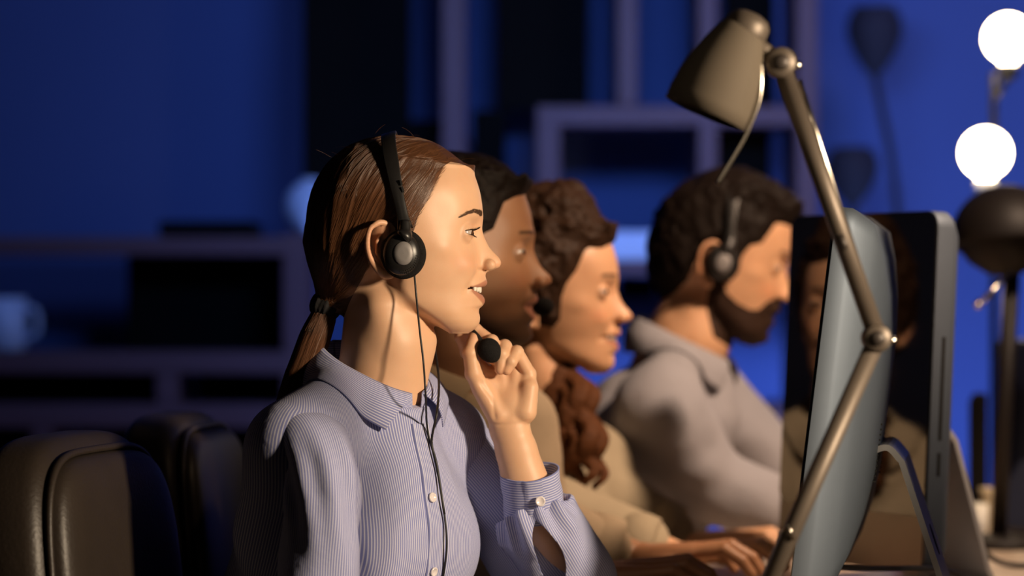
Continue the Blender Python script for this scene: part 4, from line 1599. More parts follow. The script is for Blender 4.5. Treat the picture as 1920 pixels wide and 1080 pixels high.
for sgn in (-1, 1):
    lines = []
    for i in range(620):
        t = rng.random()
        y = 9 + 38 * t
        pyc = np.interp(t, [0, 0.15, 0.55, 0.8, 1.0], [404.5, 403.0, 397.0, 400.5, 407.5])
        th = np.interp(t, [0, 0.12, 0.5, 0.85, 1.0], [2.8, 4.3, 3.7, 2.3, 1.0])
        py = pyc + (rng.random() * 2 - 1) * th
        a = front_point(sgn * y, hz(py))
        L_ = rng.uniform(3.0, 5.0)
        ang = np.interp(t, [0, 0.3, 0.6, 1.0], [1.1, 0.55, 0.1, -0.35]) + rng.normal(0, 0.12)
        b = front_point(sgn * (y + L_ * math.cos(ang)), hz(py) + L_ * math.sin(ang))
        mid = (a + b) / 2
        n0 = np.array([0.9, sgn * 0.4, 0.1])
        lines.append([a - n0 * 0.1, mid + n0 * 0.55, b + n0 * 0.30])
    V, Fc = tubes_mesh(to1(np.array(lines)), np.array([0.13, 0.12, 0.04]) / 1000 * 1.15, 4)
    mesh_from('eyebrow', V, Fc, M['brow'], W1)
for sgn in (-1, 1):
    lines = []
    ex, ey, ez = H(868.5, 437.5, 31)
    for i in range(64):
        t = (i + rng.random() * 0.6) / 64
        yy = -11.8 + 24.6 * t
        zu = 4.3 * 0.84 * math.sqrt(max(0, 1 - ((yy - 0.5) / 13.6) ** 2)) + 0.05 * yy + 0.35
        xx = math.sqrt(max(4.0, 13.1 ** 2 - yy * yy - zu * zu))
        a = np.array([ex + xx, sgn * (ey + yy), ez + zu])
        out = np.array([0.86, sgn * (0.10 + 0.62 * (t - 0.35)), 0.06])
        out /= np.linalg.norm(out)
        Lh = np.interp(t, [0, 0.3, 0.8, 1], [4.0, 7.5, 8.5, 6.0])
        lines.append([a, a + out * Lh * 0.4 + np.array([0, 0, -0.5]), a + out * Lh * 0.8 + np.array([0, 0, 0.5]), a + out * Lh + np.array([0, 0, 2.2])])
    for i in range(36):
        t = (i + rng.random() * 0.6) / 36
        yy = -10 + 22 * t
        zl = -3.4 * 0.84 * math.sqrt(max(0, 1 - ((yy - 1.0) / 13.0) ** 2)) + 0.05 * yy + 0.1
        xx = math.sqrt(max(4.0, 13.1 ** 2 - yy * yy - zl * zl))
        a = np.array([ex + xx, sgn * (ey + yy), ez + zl])
        out = np.array([0.75, sgn * (0.1 + 0.5 * (t - 0.35)), -0.5]); out /= np.linalg.norm(out)
        lines.append([a, a + out * 1.4, a + out * 2.8, a + out * 4.0 + np.array([0, 0, -0.3])])
    V, Fc = tubes_mesh(to1(np.array(lines)), np.array([0.16, 0.15, 0.10, 0.03]) / 1000 * 1.1, 4)
    lash = mesh_from('eyelashes', V, Fc, M['lash'], W1)
    # dark lid line along the lash roots
    L1_ = []
    for t in np.linspace(0, 1, 14):
        yy = -11.5 + 24.0 * t
        zu = 4.3 * 0.84 * math.sqrt(max(0, 1 - ((yy - 0.5) / 13.6) ** 2)) + 0.05 * yy + 0.25
        xx = math.sqrt(max(4.0, 13.15 ** 2 - yy * yy - zu * zu))
        L1_.append([ex + xx, sgn * (ey + yy), ez + zu])
    V, Fc = tubes_mesh(to1(np.array([L1_])), np.full(14, 0.00042), 5)
    mesh_from('lid_line', V, Fc, M['lash'], lash)

# hair: combed back volume, strands, tie and ponytail
HAIRPOLY = [(893, 322), (884, 314), (866, 306), (845, 303), (831, 314), (820, 338), (810, 359), (797, 386), (785, 406), (778, 432), (768, 452), (752, 440), (740, 420), (716, 412), (698, 428), (690, 462), (690, 500), (680, 522), (664, 548), (648, 574), (630, 590), (560, 600), (520, 400), (600, 200), (850, 200), (930, 280)]


def tail_extra(g):
    g.union(g.cone(H(648, 480, 0), H(622, 562, 0), 46, 13, flat=((0, 1, 0), 0.95)), 22)
    g.union(g.cone(H(622, 545, 0), H(612, 572, 0), 15, 12), 10)


def hair_noise(X, Y, Z):
    px = X / HK + 750; py = 440 - Z / HK
    # shallow combed grooves that run back towards the tie
    ang = np.arctan2(Z - hz(570), X - hx(612))
    q = vnoise(ang * 26, np.abs(Y) * 0.10, X * 0.004, 3) + 0.6 * vnoise(ang * 60, np.abs(Y) * 0.2, X * 0.006, 5)
    return 0.45 * q + 0.0 * px * py


hg = hair_field(hf, bare1, HAIRPOLY, lambda px, py: 6.5 + 3.0 * np.clip((700 - px) / 100, 0, 1), 0.20, hair_noise, tail_extra)
Vr, Fr = hg.mesh()
Vr = smooth_verts(Vr, Fr, 1, 0.4)
hair1 = mesh_from('hair', to1(Vr), Fr, M['hair_brown'], W1)
HF, HLO = hg.full()
tie = np.array(H(613, 571, 0))
# strands combed over the volume
ns = 5200
cand = Vr[rng.integers(0, len(Vr), ns)]
bp_ = sample(np.concatenate([bare1[:, :0:-1], bare1], 1), HLO, hf.h, cand)
cand = cand[bp_ > 0.8]
K = 20
pts_l = [cand.copy()]
p = cand.copy()
target = tie + np.stack([rng.normal(0, 3, len(p)), np.sign(p[:, 1]) * np.abs(rng.normal(0, 8, len(p))), rng.normal(0, 4, len(p))], 1)
step = np.clip(np.linalg.norm(target - p, axis=1), 20, 120)[:, None] / K * rng.uniform(0.5, 1.1, len(p))[:, None]
for i in range(K):
    n = grad(HF, HLO, hf.h, p)
    d = target - p
    d = d - n * np.sum(d * n, 1, keepdims=True)
    d /= np.linalg.norm(d, axis=1, keepdims=True) + 1e-6
    p = p + d * step
    s = sample(HF, HLO, hf.h, p)
    p = p - grad(HF, HLO, hf.h, p) * (s - 0.35)[:, None]
    pts_l.append(p.copy())
lines = np.stack(pts_l, 1)
rad = 0.16 * np.sin(np.linspace(0.12, math.pi - 0.12, K + 1)) ** 0.5 / 1000
V, Fc = tubes_mesh(to1(lines), rad, 4)
st = mesh_from('hair_strands', V, Fc, M['hair_strand'], hair1)
st['kind'] = 'stuff'
# fine short hairs that soften the hairline on the temple
UF = np.minimum(np.concatenate([bare1[:, :0:-1], bare1], 1), HF)
vp = np.stack([Vh[:, 0] / HK + 750, 440 - Vh[:, 2] / HK], 1)
dd = poly_inside_dist(vp[:, 0], vp[:, 1], HAIRPOLY) * HK
ok_ = (dd < 0.5) & (dd > -5.5) & (vp[:, 0] > 772) & (vp[:, 1] < 425) & (vp[:, 1] > 312) & (vp[:, 0] < 840)
bc = Vh[ok_]; bc = bc[rng.integers(0, len(bc), 1500)]
bd = poly_inside_dist(bc[:, 0] / HK + 750, 440 - bc[:, 2] / HK, HAIRPOLY) * HK
bc = bc[rng.random(len(bc)) < np.clip(1.05 + bd / 5.5, 0.04, 1) ** 1.6]
pl_ = [bc.copy()]; p = bc.copy()
tg = tie + np.stack([rng.normal(0, 14, len(p)), np.sign(p[:, 1]) * 6, rng.normal(25, 16, len(p))], 1)
sl = rng.uniform(0.9, 2.0, len(p))[:, None]
for i in range(9):
    n = grad(UF, HLO, hf.h, p); d = tg - p
    d = d - n * np.sum(d * n, 1, keepdims=True); d /= np.linalg.norm(d, axis=1, keepdims=True) + 1e-6
    p = p + d * sl
    s = sample(UF, HLO, hf.h, p)
    p = p - grad(UF, HLO, hf.h, p) * (s - 0.30)[:, None]
    pl_.append(p.copy())
V, Fc = tubes_mesh(to1(np.stack(pl_, 1)), np.linspace(0.03, 0.13, 10) / 1000, 4)
st = mesh_from('hairline_hairs', V, Fc, M['hair_strand'], hair1)
st['kind'] = 'stuff'
# a few loose flyaway hairs on the crown
fl_l = []
for i in range(90):
    q = Vr[rng.integers(0, len(Vr))]
    if q[2] < hz(330) or abs(q[1]) > 45 or sample(HF, HLO, hf.h, q[None] + 2)[0] < -2:
        continue
    n = grad(HF, HLO, hf.h, q[None])[0]
    tdir = np.array([-0.8, rng.normal(0, 0.4), rng.normal(0.1, 0.4)]) * rng.choice([-1, 1])
    Lh = rng.uniform(8, 24)
    fl_l.append([q + tdir * Lh * t + n * (Lh * 0.55 * t * (1.2 - 0.7 * t)) for t in np.linspace(0, 1, 7)])
V, Fc = tubes_mesh(to1(np.array(fl_l)), np.full(7, 0.07) / 1000, 4)
st = mesh_from('flyaway_hairs', V, Fc, M['hair_strand'], hair1)
st['kind'] = 'stuff'
# tie
mb = MB()
tc_ = Vector(to1(np.array(H(612, 572, 0))))
tax = Vector(to1(np.array(H(604, 592, 0)))) - Vector(to1(np.array(H(620, 552, 0))))
tax.normalize()
ring = []
nn_ = tax.cross(Vector((0, 1, 0))).normalized()
bb_ = tax.cross(nn_)
V, Fc = [], []
nu, nv = 72, 14
for i in range(nu):
    a = 2 * math.pi * i / nu
    rr = 0.0108 + 0.0012 * math.sin(9 * a) + 0.0007 * math.sin(17 * a + 1)
    dirv = nn_ * math.cos(a) + bb_ * math.sin(a)
    off = tax * 0.0015 * math.sin(7 * a)
    for j in range(nv):
        b = 2 * math.pi * j / nv
        V.append(tc_ + off + dirv * (0.0100 + rr * 0.72 * math.cos(b)) + tax * (rr * 1.15 * math.sin(b)))
for i in range(nu):
    for j in range(nv):
        i2, j2 = (i + 1) % nu, (j + 1) % nv
        Fc.append((i * nv + j, i2 * nv + j, i2 * nv + j2, i * nv + j2))
mesh_from('hair_tie', V, Fc, M['scrunchie'], hair1)
# ponytail
pp = spline([H(614, 574, 0), H(604, 600, 0), H(588, 640, -2), H(572, 684, -4), H(556, 724, -6), H(538, 768, -8), H(520, 810, -8)], 6)
m = len(pp)
rads = np.interp(np.linspace(0, 1, m), [0, 0.08, 0.3, 0.6, 0.85, 1.0], [10, 13, 17, 17, 13, 4])
rg, u_, v_ = tube_rings(pp, rads, 48, None, (1, 0, 0), False, lambda th, L_, i: 0.7 * np.sin(11 * th + 0.02 * L_) + 0.5 * np.sin(23 * th - 0.015 * L_) + 0.0 * th)
V, Fc = loft(rg)
pony = mesh_from('ponytail', to1(V), Fc, M['hair_brown'], hair1)
lines = []
pa = np.array(pp)
Tn = np.gradient(pa, axis=0); Tn /= np.linalg.norm(Tn, axis=1, keepdims=True)
for i in range(900):
    th = rng.uniform(0, 2 * math.pi); a0 = rng.uniform(0, 0.35); a1 = rng.uniform(0.7, 1.0)
    tt = np.linspace(a0, a1, 16) * (m - 1)
    i0 = np.clip(tt.astype(int), 0, m - 2); fr_ = (tt - i0)[:, None]
    c = pa[i0] * (1 - fr_) + pa[i0 + 1] * fr_
    t_ = Tn[i0]
    n1_ = np.cross(t_, np.array([0, 1.0, 0])); n1_ /= np.linalg.norm(n1_, axis=1, keepdims=True)
    n2_ = np.cross(t_, n1_)
    rr = np.interp(tt, np.arange(m), rads)[:, None] + rng.uniform(0.1, 1.1)
    tha = th + rng.normal(0, 0.15) * np.linspace(0, 1, 16)
    lines.append(c + n1_ * np.cos(tha)[:, None] * rr + n2_ * np.sin(tha)[:, None] * rr)
V, Fc = tubes_mesh(to1(np.array(lines)), np.full(16, 0.15) / 1000, 4)
st = mesh_from('hair_strands', V, Fc, M['hair_strand'], hair1)
st['kind'] = 'stuff'

# ---- shirt
LEAN1 = 0.30
tf = Field((-330, -215, -520), (190, 215, 70), 3.0)
X, Y, Z = tf.X, tf.Y, tf.Z           # a forward, s right, h up


def torso_shape(f, bust=1.0, wide=1.0, deep=1.0, lean=0.16, grow=0.0):
    def ax(h):
        return lean * h          # h negative below the neck: axis moves backwards
    f.F = f.ell((ax(-160) + 12, 0, -165), (104 * deep + grow, 150 * wide + grow, 150))
    f.union(f.ell((ax(-330), 0, -330), (104 * deep + grow, 138 * wide + grow, 170)), 60)
    f.union(f.ell((ax(-480), 0, -480), (118 * deep + grow, 152 * wide + grow, 130)), 60)
    for s in (-1, 1):
        f.union(f.cone((-4, s * 30, -6), (-10, s * 148 * wide, -68), 38 + grow * 0.4, 44 + grow * 0.5), 34)
        f.union(f.cone((-10, s * 146 * wide, -72), (ax(-150), s * 128 * wide, -165), 46 + grow * 0.5, 52), 40)
        if bust > 0:
            f.union(f.ell((ax(-190) + 88, s * 64, -188), (46 * bust, 58, 60)), 40)


def collar_base(f, k=1.0):
    """the shirt rises to the collar band round the neck, lower in front"""
    D = f.cone((10, 0, -95), (2, 0, -10), 66 * k, 56 * k)
    D = np.maximum(D, (f.Z + 10 + 0.24 * f.X) * 0.95)
    f.F = np.maximum(f.F, (f.Z + 2 + 0.24 * f.X) * 0.95 - 400 * np.clip((np.hypot(f.X, f.Y) - 66 * k) / 30, 0, 1)).astype(np.float32)
    f.union(D.astype(np.float32), 16)


torso_shape(tf, 1.0, 0.87, 1.14, LEAN1, 6)
# folds: from the collar point and armhole, soft vertical drape below the bust
tf.line_bump([(58, 104, -92), (66, 112, -150), (62, 114, -230), (50, 112, -330), (34, 110, -430)], -12, 9)
tf.line_bump([(30, 135, -95), (62, 118, -140), (80, 112, -205)], 5, 10)
tf.line_bump([(112, 20, -120), (124, 34, -190), (112, 44, -300)], -3.5, 10)
tf.line_bump([(108, 66, -215), (96, 72, -290), (84, 78, -370), (70, 80, -450)], 7, 9)
tf.line_bump([(112, 48, -225), (100, 52, -290), (86, 54, -370), (70, 56, -450)], -6, 8)
tf.line_bump([(96, 90, -220), (84, 95, -300), (66, 98, -400)], -5, 8)
tf.line_bump([(108, 30, -250), (92, 32, -350), (74, 30, -460)], 4, 9)
tf.line_bump([(72, 96, -80), (96, 84, -128), (112, 70, -170)], 4, 8)
tf.line_bump([(60, 70, -52), (92, 66, -105), (110, 52, -165)], -3.5, 8)
tf.line_bump([(70, -40, -90), (104, -60, -150), (110, -84, -230)], 4, 11)
nzv = 1.8 * vnoise(X * 0.010, Y * 0.020, Z * 0.007, 11) + 0.8 * vnoise(X * 0.022, Y * 0.040, Z * 0.014, 12)
tf.F = (tf.F + nzv).astype(np.float32)
# neck opening
collar_base(tf)
# front opening below the collar
Vt, Ft = tf.mesh()
Vt = smooth_verts(Vt, Ft, 2, 0.5)


def torso_u(V):
    hh = np.clip((-V[:, 2] - 60) / 80.0, 0, 1)
    th = np.arctan2(V[:, 1] / 170.0, (V[:, 0] - LEAN1 * V[:, 2]) / 118.0)
    sw = np.clip((np.abs(V[:, 1]) - 60) / 90, 0, 1)
    t2 = np.arctan2(V[:, 1], V[:, 0] - LEAN1 * np.minimum(V[:, 2] + 60, 0) + 25)
    s_ = V[:, 1] * (1 - sw) + sw * t2 * 130
    return ((1 - hh) * s_ + hh * 0.5 * (th * 148.0 + V[:, 1])) / 1000.0


shirt1 = mesh_from('shirt', N1.w(Vt), Ft, M['stripe'], W1, attrs={'stripe': torso_u(Vt) + 1.0})
T_F, T_LO, T_H = tf.F, tf.lo, tf.h


def torso_front(s, h, off=0.0, x0=180.0):
    xs = np.arange(x0, -150, -1.0)
    p = np.stack([xs, np.full(len(xs), s), np.full(len(xs), h)], 1)
    v = sample(T_F, T_LO, T_H, p)
    w = np.nonzero(v < 0)[0]
    return np.array([(xs[w[0]] if len(w) else 60.0) + off, s, h])


# placket strip with a narrow hem on both edges
rows = []
hs = np.linspace(-42, -500, 90)
prev_x = None
for h in hs:
    row = []
    base = torso_front(0, h)[0]
    for s, o in ((-15.5, 0.2), (-15.0, 2.4), (-13, 2.9), (-11, 2.2), (-4, 2.5), (4, 2.6), (11, 2.2), (13, 3.0), (15.0, 2.5), (15.5, 0.2)):
        row.append(torso_front(s, h, o))
    rows.append(row)
rows = np.array(rows)
for _ in range(3):
    rows[1:-1, :, 0] = (rows[:-2, :, 0] + 2 * rows[1:-1, :, 0] + rows[2:, :, 0]) / 4
rows[:, :, 0] += (0.9 * np.sin(hs / 9.0) * np.interp(hs, [-500, -200, -60], [0.5, 1.0, 0.3]))[:, None]
V, Fc = loft(rows, closed=False)
mesh_from('placket', N1.w(V), Fc, M['stripe'], shirt1, attrs={'stripe': V[:, 1] / 1000 + 1.0})


def button(pos, nrm, parent, r=0.0056):
    nrm = Vector(nrm).normalized()
    b = MB()
    b.lathe([(0.0, 0.0), (r, 0.0), (r * 1.02, 0.0010), (r * 0.92, 0.0020), (r * 0.74, 0.0019), (r * 0.62, 0.0012), (0.0, 0.0011)], pos, nrm, 28)
    o = b.build('button', M['button'], parent)
    t = nrm.cross(Vector((0, 0, 1))).normalized(); q = nrm.cross(t)
    for sx_, sy_ in ((1, 1), (1, -1), (-1, 1), (-1, -1)):
        pass
    return o


for (px_, py_) in ((811, 928),):
    hq = (722 - py_) * HK
    hq = -206 * 0.61
for py_ in (792, 928, 1066):
    hq = -(py_ - 722) * 0.605
    q = torso_front(5.0, hq, 3.6)
    e1_ = torso_front(5.0, hq + 14, 3.0); e2_ = torso_front(5.0, hq - 14, 3.0); e3_ = torso_front(-6, hq, 3.0); e4_ = torso_front(16, hq, 3.0)
    nn_ = np.cross(N1.w(e1_) - N1.w(e2_), N1.w(e4_) - N1.w(e3_))
    if nn_ @ N1.f < 0:
        nn_ = -nn_
    if py_ > 800:
        button(Vector(N1.w(q)), nn_, shirt1)

# collar: stand plus turned-down leaf, near side traced, mirrored for the far side
fold = [(-66, 0, 50), (-60, 26, 49), (-40, 48, 43), (-8, 58, 29), (24, 52, 14), (48, 32, 0), (60, 8, -8)]
outer = [(-84, 0, 2), (-78, 34, 2), (-56, 66, 2), (-16, 84, -8), (18, 84, -20), (42, 72, -34), (56, 50, -48)]
stand = [(-60, 0, 0), (-54, 26, 0), (-38, 46, -2), (-8, 54, -8), (24, 48, -18), (48, 28, -30), (58, 6, -38)]


def push_out(c, F, lo, h, gap):
    for _ in range(4):
        s = sample(F, lo, h, c)
        g = grad(F, lo, h, c, 3.0)
        c = c + g * np.clip(gap - s, 0, 8)[:, None]
    return c


def leaf(a_curve, b_curve, bulge, sgn, name, field, loc, mat, parent, gap=3.0, cols=12, scale=1.0, thick=0.0016):
    A_ = np.array(spline([Vector(p) for p in a_curve], 8)) * scale; B_ = np.array(spline([Vector(p) for p in b_curve], 8)) * scale
    A_[:, 1] *= sgn; B_[:, 1] *= sgn
    rows_ = []
    for j in range(cols + 1):
        t = j / cols
        c = A_ * (1 - t) + B_ * t
        rad_ = c.copy(); rad_[:, 2] = 0
        rad_ /= np.linalg.norm(rad_, axis=1, keepdims=True) + 1e-6
        c = c + rad_ * (bulge * math.sin(math.pi * t) * 1.0)
        c[:, 2] += bulge * 0.5 * math.sin(math.pi * t)
        if field is not None and t > 0.2:
            c = push_out(c, field.F, field.lo, field.h, gap + (1.5 if t < 0.9 else 0))
        rows_.append(c)
    R = np.array(rows_)
    if field is not None:
        for _ in range(5):
            R[1:-1] = 0.25 * (R[:-2] + R[2:]) + 0.5 * R[1:-1]
            R[1:, 1:-1] = 0.25 * (R[1:, :-2] + R[1:, 2:]) + 0.5 * R[1:, 1:-1]
    Vv, Ff = loft(R, closed=False)
    uu = np.repeat(np.linspace(0, 1, cols + 1) * 0.052, R.shape[1])
    o = mesh_from(name, loc.w(Vv), Ff, mat, parent, attrs={'stripe': uu + 1.0})
    md = o.modifiers.new('thick', 'SOLIDIFY'); md.thickness = thick; md.offset = 1.0
    return o


for sgn in (1, -1):
    leaf(fold, outer, 7.0, sgn, 'collar', tf, N1, M['stripe'], shirt1)
    leaf(fold, stand, 0.5, sgn, 'collar_band', None, N1, M['stripe'], shirt1)

# near sleeve
shn = N1.w(np.array([-22, 118, -78.0]))
path = spline([Vector(shn), Vector(P(580, 836, 3.388)), Vector(P(601, 888, 3.362)), Vector(P(604, 960, 3.35)), Vector(P(599, 1040, 3.345)), Vector(P(595, 1130, 3.342)), Vector(el_near) + Vector((0, 0, 0.03)), Vector(el_near) + Vector((0.05, 0.0, -0.008)), Vector(wr_near) + Vector((-0.02, 0, 0.0))], 12)
m = len(path)
rads = np.interp(np.linspace(0, 1, m), [0, 0.10, 0.22, 0.45, 0.68, 0.8, 1.0], [0.034, 0.0435, 0.0405, 0.0415, 0.044, 0.044, 0.034])


def sleeve_fold(th, L_, i):
    a = 0.0012 * np.sin(3 * th + 24 * L_ + 0.6) + 0.0010 * np.sin(4 * th - 42 * L_ + 2.0) + 0.0008 * np.sin(2 * th + 75 * L_)
    a += 0.0028 * vnoise(np.cos(th) * 1.3 + 5, np.sin(th) * 1.3 + 5 + L_ * 8, np.full_like(th, L_ * 24), 21)
    # gathered tucks below the armhole
    a += 0.0024 * np.exp(-((L_ - 0.11) / 0.05) ** 2) * np.sin(8 * th + 40 * L_)
    return a * min(1.0, L_ / 0.05)


rg, u_, v_ = tube_rings(path, rads, 128, 1.0, (0, 1, 0), True, sleeve_fold)
V, Fc = loft(rg, closed=False)
mesh_from('sleeve', V, Fc, M['stripe'], shirt1, attrs={'stripe': u_.ravel() + 1.0})

# far sleeve, from the shoulder down to the elbow and up to the cuff
shf = N1.w(np.array([-10, -128, -66.0]))
cuff_lo = Vector(P(1003, 968, 3.555)); cuff_hi = Vector(P(993, 884, 3.54))
path = spline([Vector(shf) + Vector((-0.012, -0.01, 0.012)), Vector(shf) + Vector((0.014, 0.012, -0.022)), Vector(P(938, 960, 3.625)), Vector(P(1010, 1065, 3.63)), Vector(P(1062, 1118, 3.635)), Vector(P(1076, 1085, 3.61)), Vector(P(1042, 1030, 3.585)), Vector(cuff_lo) + Vector((0.004, 0, -0.004)), Vector(cuff_lo).lerp(cuff_hi, 0.15)], 22)
m = len(path)
rads = np.interp(np.linspace(0, 1, m), [0, 0.12, 0.3, 0.5, 0.62, 0.74, 0.86, 0.95, 1.0], [0.050, 0.058, 0.056, 0.052, 0.050, 0.050, 0.050, 0.040, 0.034])


def sleeve_fold2(th, L_, i):
    t = i / (m - 1)
    a = 0.0018 * np.sin(3 * th + 30 * L_) + 0.0014 * np.sin(5 * th - 50 * L_ + 1.0) + 0.002 * vnoise(np.cos(th) * 1.3 + 5, np.sin(th) * 1.3 + 5, np.full_like(th, L_ * 22), 22)
    a += 0.0045 * np.clip((t - 0.82) / 0.12, 0, 1) * np.sin(11 * th)           # pleats gathered into the cuff
    return a * min(1.0, L_ / 0.05) * (1 if t < 0.97 else 0.3)


rg, u_, v_ = tube_rings(path, rads, 240, 0.9, (0, 1, 0), True, sleeve_fold2)
V, Fc = loft(rg, closed=False)
# open slit under the cuff button, seen from the viewer's side
k_ = 3.56 / F_PX
slit_poly = [(1003, 975), (1016, 985), (1030, 1000), (1048, 1022), (1060, 1050), (1061, 1078), (1052, 1100), (1030, 1100), (1016, 1078), (1004, 1040), (998, 1008)]
seg_v = np.repeat(np.arange(len(rg)), rg.shape[1])
vpx = V[:, 0] / V[:, 1] * F_PX + 960; vpy = 540 - (V[:, 2] - CAM_Z) / V[:, 1] * F_PX
slit_c = [tuple(p)[:2] for p in catmull([Vector((a, b, 0)) for a, b in slit_poly + slit_poly[:1]], 6)][:-1]
sd_ = poly_inside_dist(vpx, vpy, slit_c)
front_ = (seg_v > m * 0.55) & (V[:, 1] < np.array(path)[seg_v][:, 1] + 0.004)
ins_v = (sd_ > 0) & front_
Fc = Fc[~ins_v[Fc].all(1)]
# draw the rim of the slit onto its smooth outline
gx_ = (poly_inside_dist(vpx + 0.5, vpy, slit_c) - poly_inside_dist(vpx - 0.5, vpy, slit_c))
gy_ = (poly_inside_dist(vpx, vpy + 0.5, slit_c) - poly_inside_dist(vpx, vpy - 0.5, slit_c))
mv = ins_v
V = V.copy()
V[mv, 0] -= gx_[mv] * sd_[mv] * V[mv, 1] / F_PX
V[mv, 2] += gy_[mv] * sd_[mv] * V[mv, 1] / F_PX
so = mesh_from('sleeve', V, Fc, M['stripe'], shirt1, attrs={'stripe': u_.ravel() + 1.0})
md = so.modifiers.new('thick', 'SOLIDIFY'); md.thickness = 0.0012; md.offset = -1
# cuff
ax_c = (cuff_hi - cuff_lo)
rows_ = []
n_c = 72
th = np.linspace(0, 2 * math.pi, n_c + 1)
axn = np.array(ax_c.normalized())
nv_ = np.array((0, -1.0, 0)); nv_ = nv_ - axn * (nv_ @ axn); nv_ /= np.linalg.norm(nv_)
bv_ = np.cross(axn, nv_)
rr0 = [0.0310, 0.0352, 0.0356, 0.0352, 0.0348, 0.0346, 0.0346, 0.0349, 0.0320, 0.0318]
tt0 = [0.0, 0.0, 0.05, 0.25, 0.5, 0.75, 0.96, 1.0, 1.0, 0.6]
vv0 = []
for r_, t_ in zip(rr0, tt0):
    c = np.array(cuff_lo + ax_c * t_)
    ov = np.where(th > 2 * math.pi - 0.6, 0.002, 0.0)
    rr = r_ + 0.0009 * np.sin(3 * th + 9 * t_) + ov
    rows_.append(c + np.outer(rr * np.cos(th + 0.35) * 0.95, nv_) + np.outer(rr * np.sin(th + 0.35) * 1.0, bv_))
    vv0.append(np.full(n_c + 1, t_ * 0.052))
V, Fc = loft(np.array(rows_), closed=False)
cuff = mesh_from('cuff', V, Fc, M['stripe'], shirt1, attrs={'stripe': np.concatenate(vv0) + 1.0})
cpos = Vector(P(1013, 940, 3.548 - 0.0400))
button(cpos, (0.10, -1, 0.05), shirt1, 0.0058)

lower_body(W1, (P(600, 540, WD).x - 0.02, WD - 0.02, 0.53), E2, False)

# ------------------------------------------------------------------ headset of the woman
hs1 = thing('headset', 'black headset with silver oval on the cup, worn by woman in striped shirt', 'headset', Vector(to1(np.array(H(760, 480, 0)))))


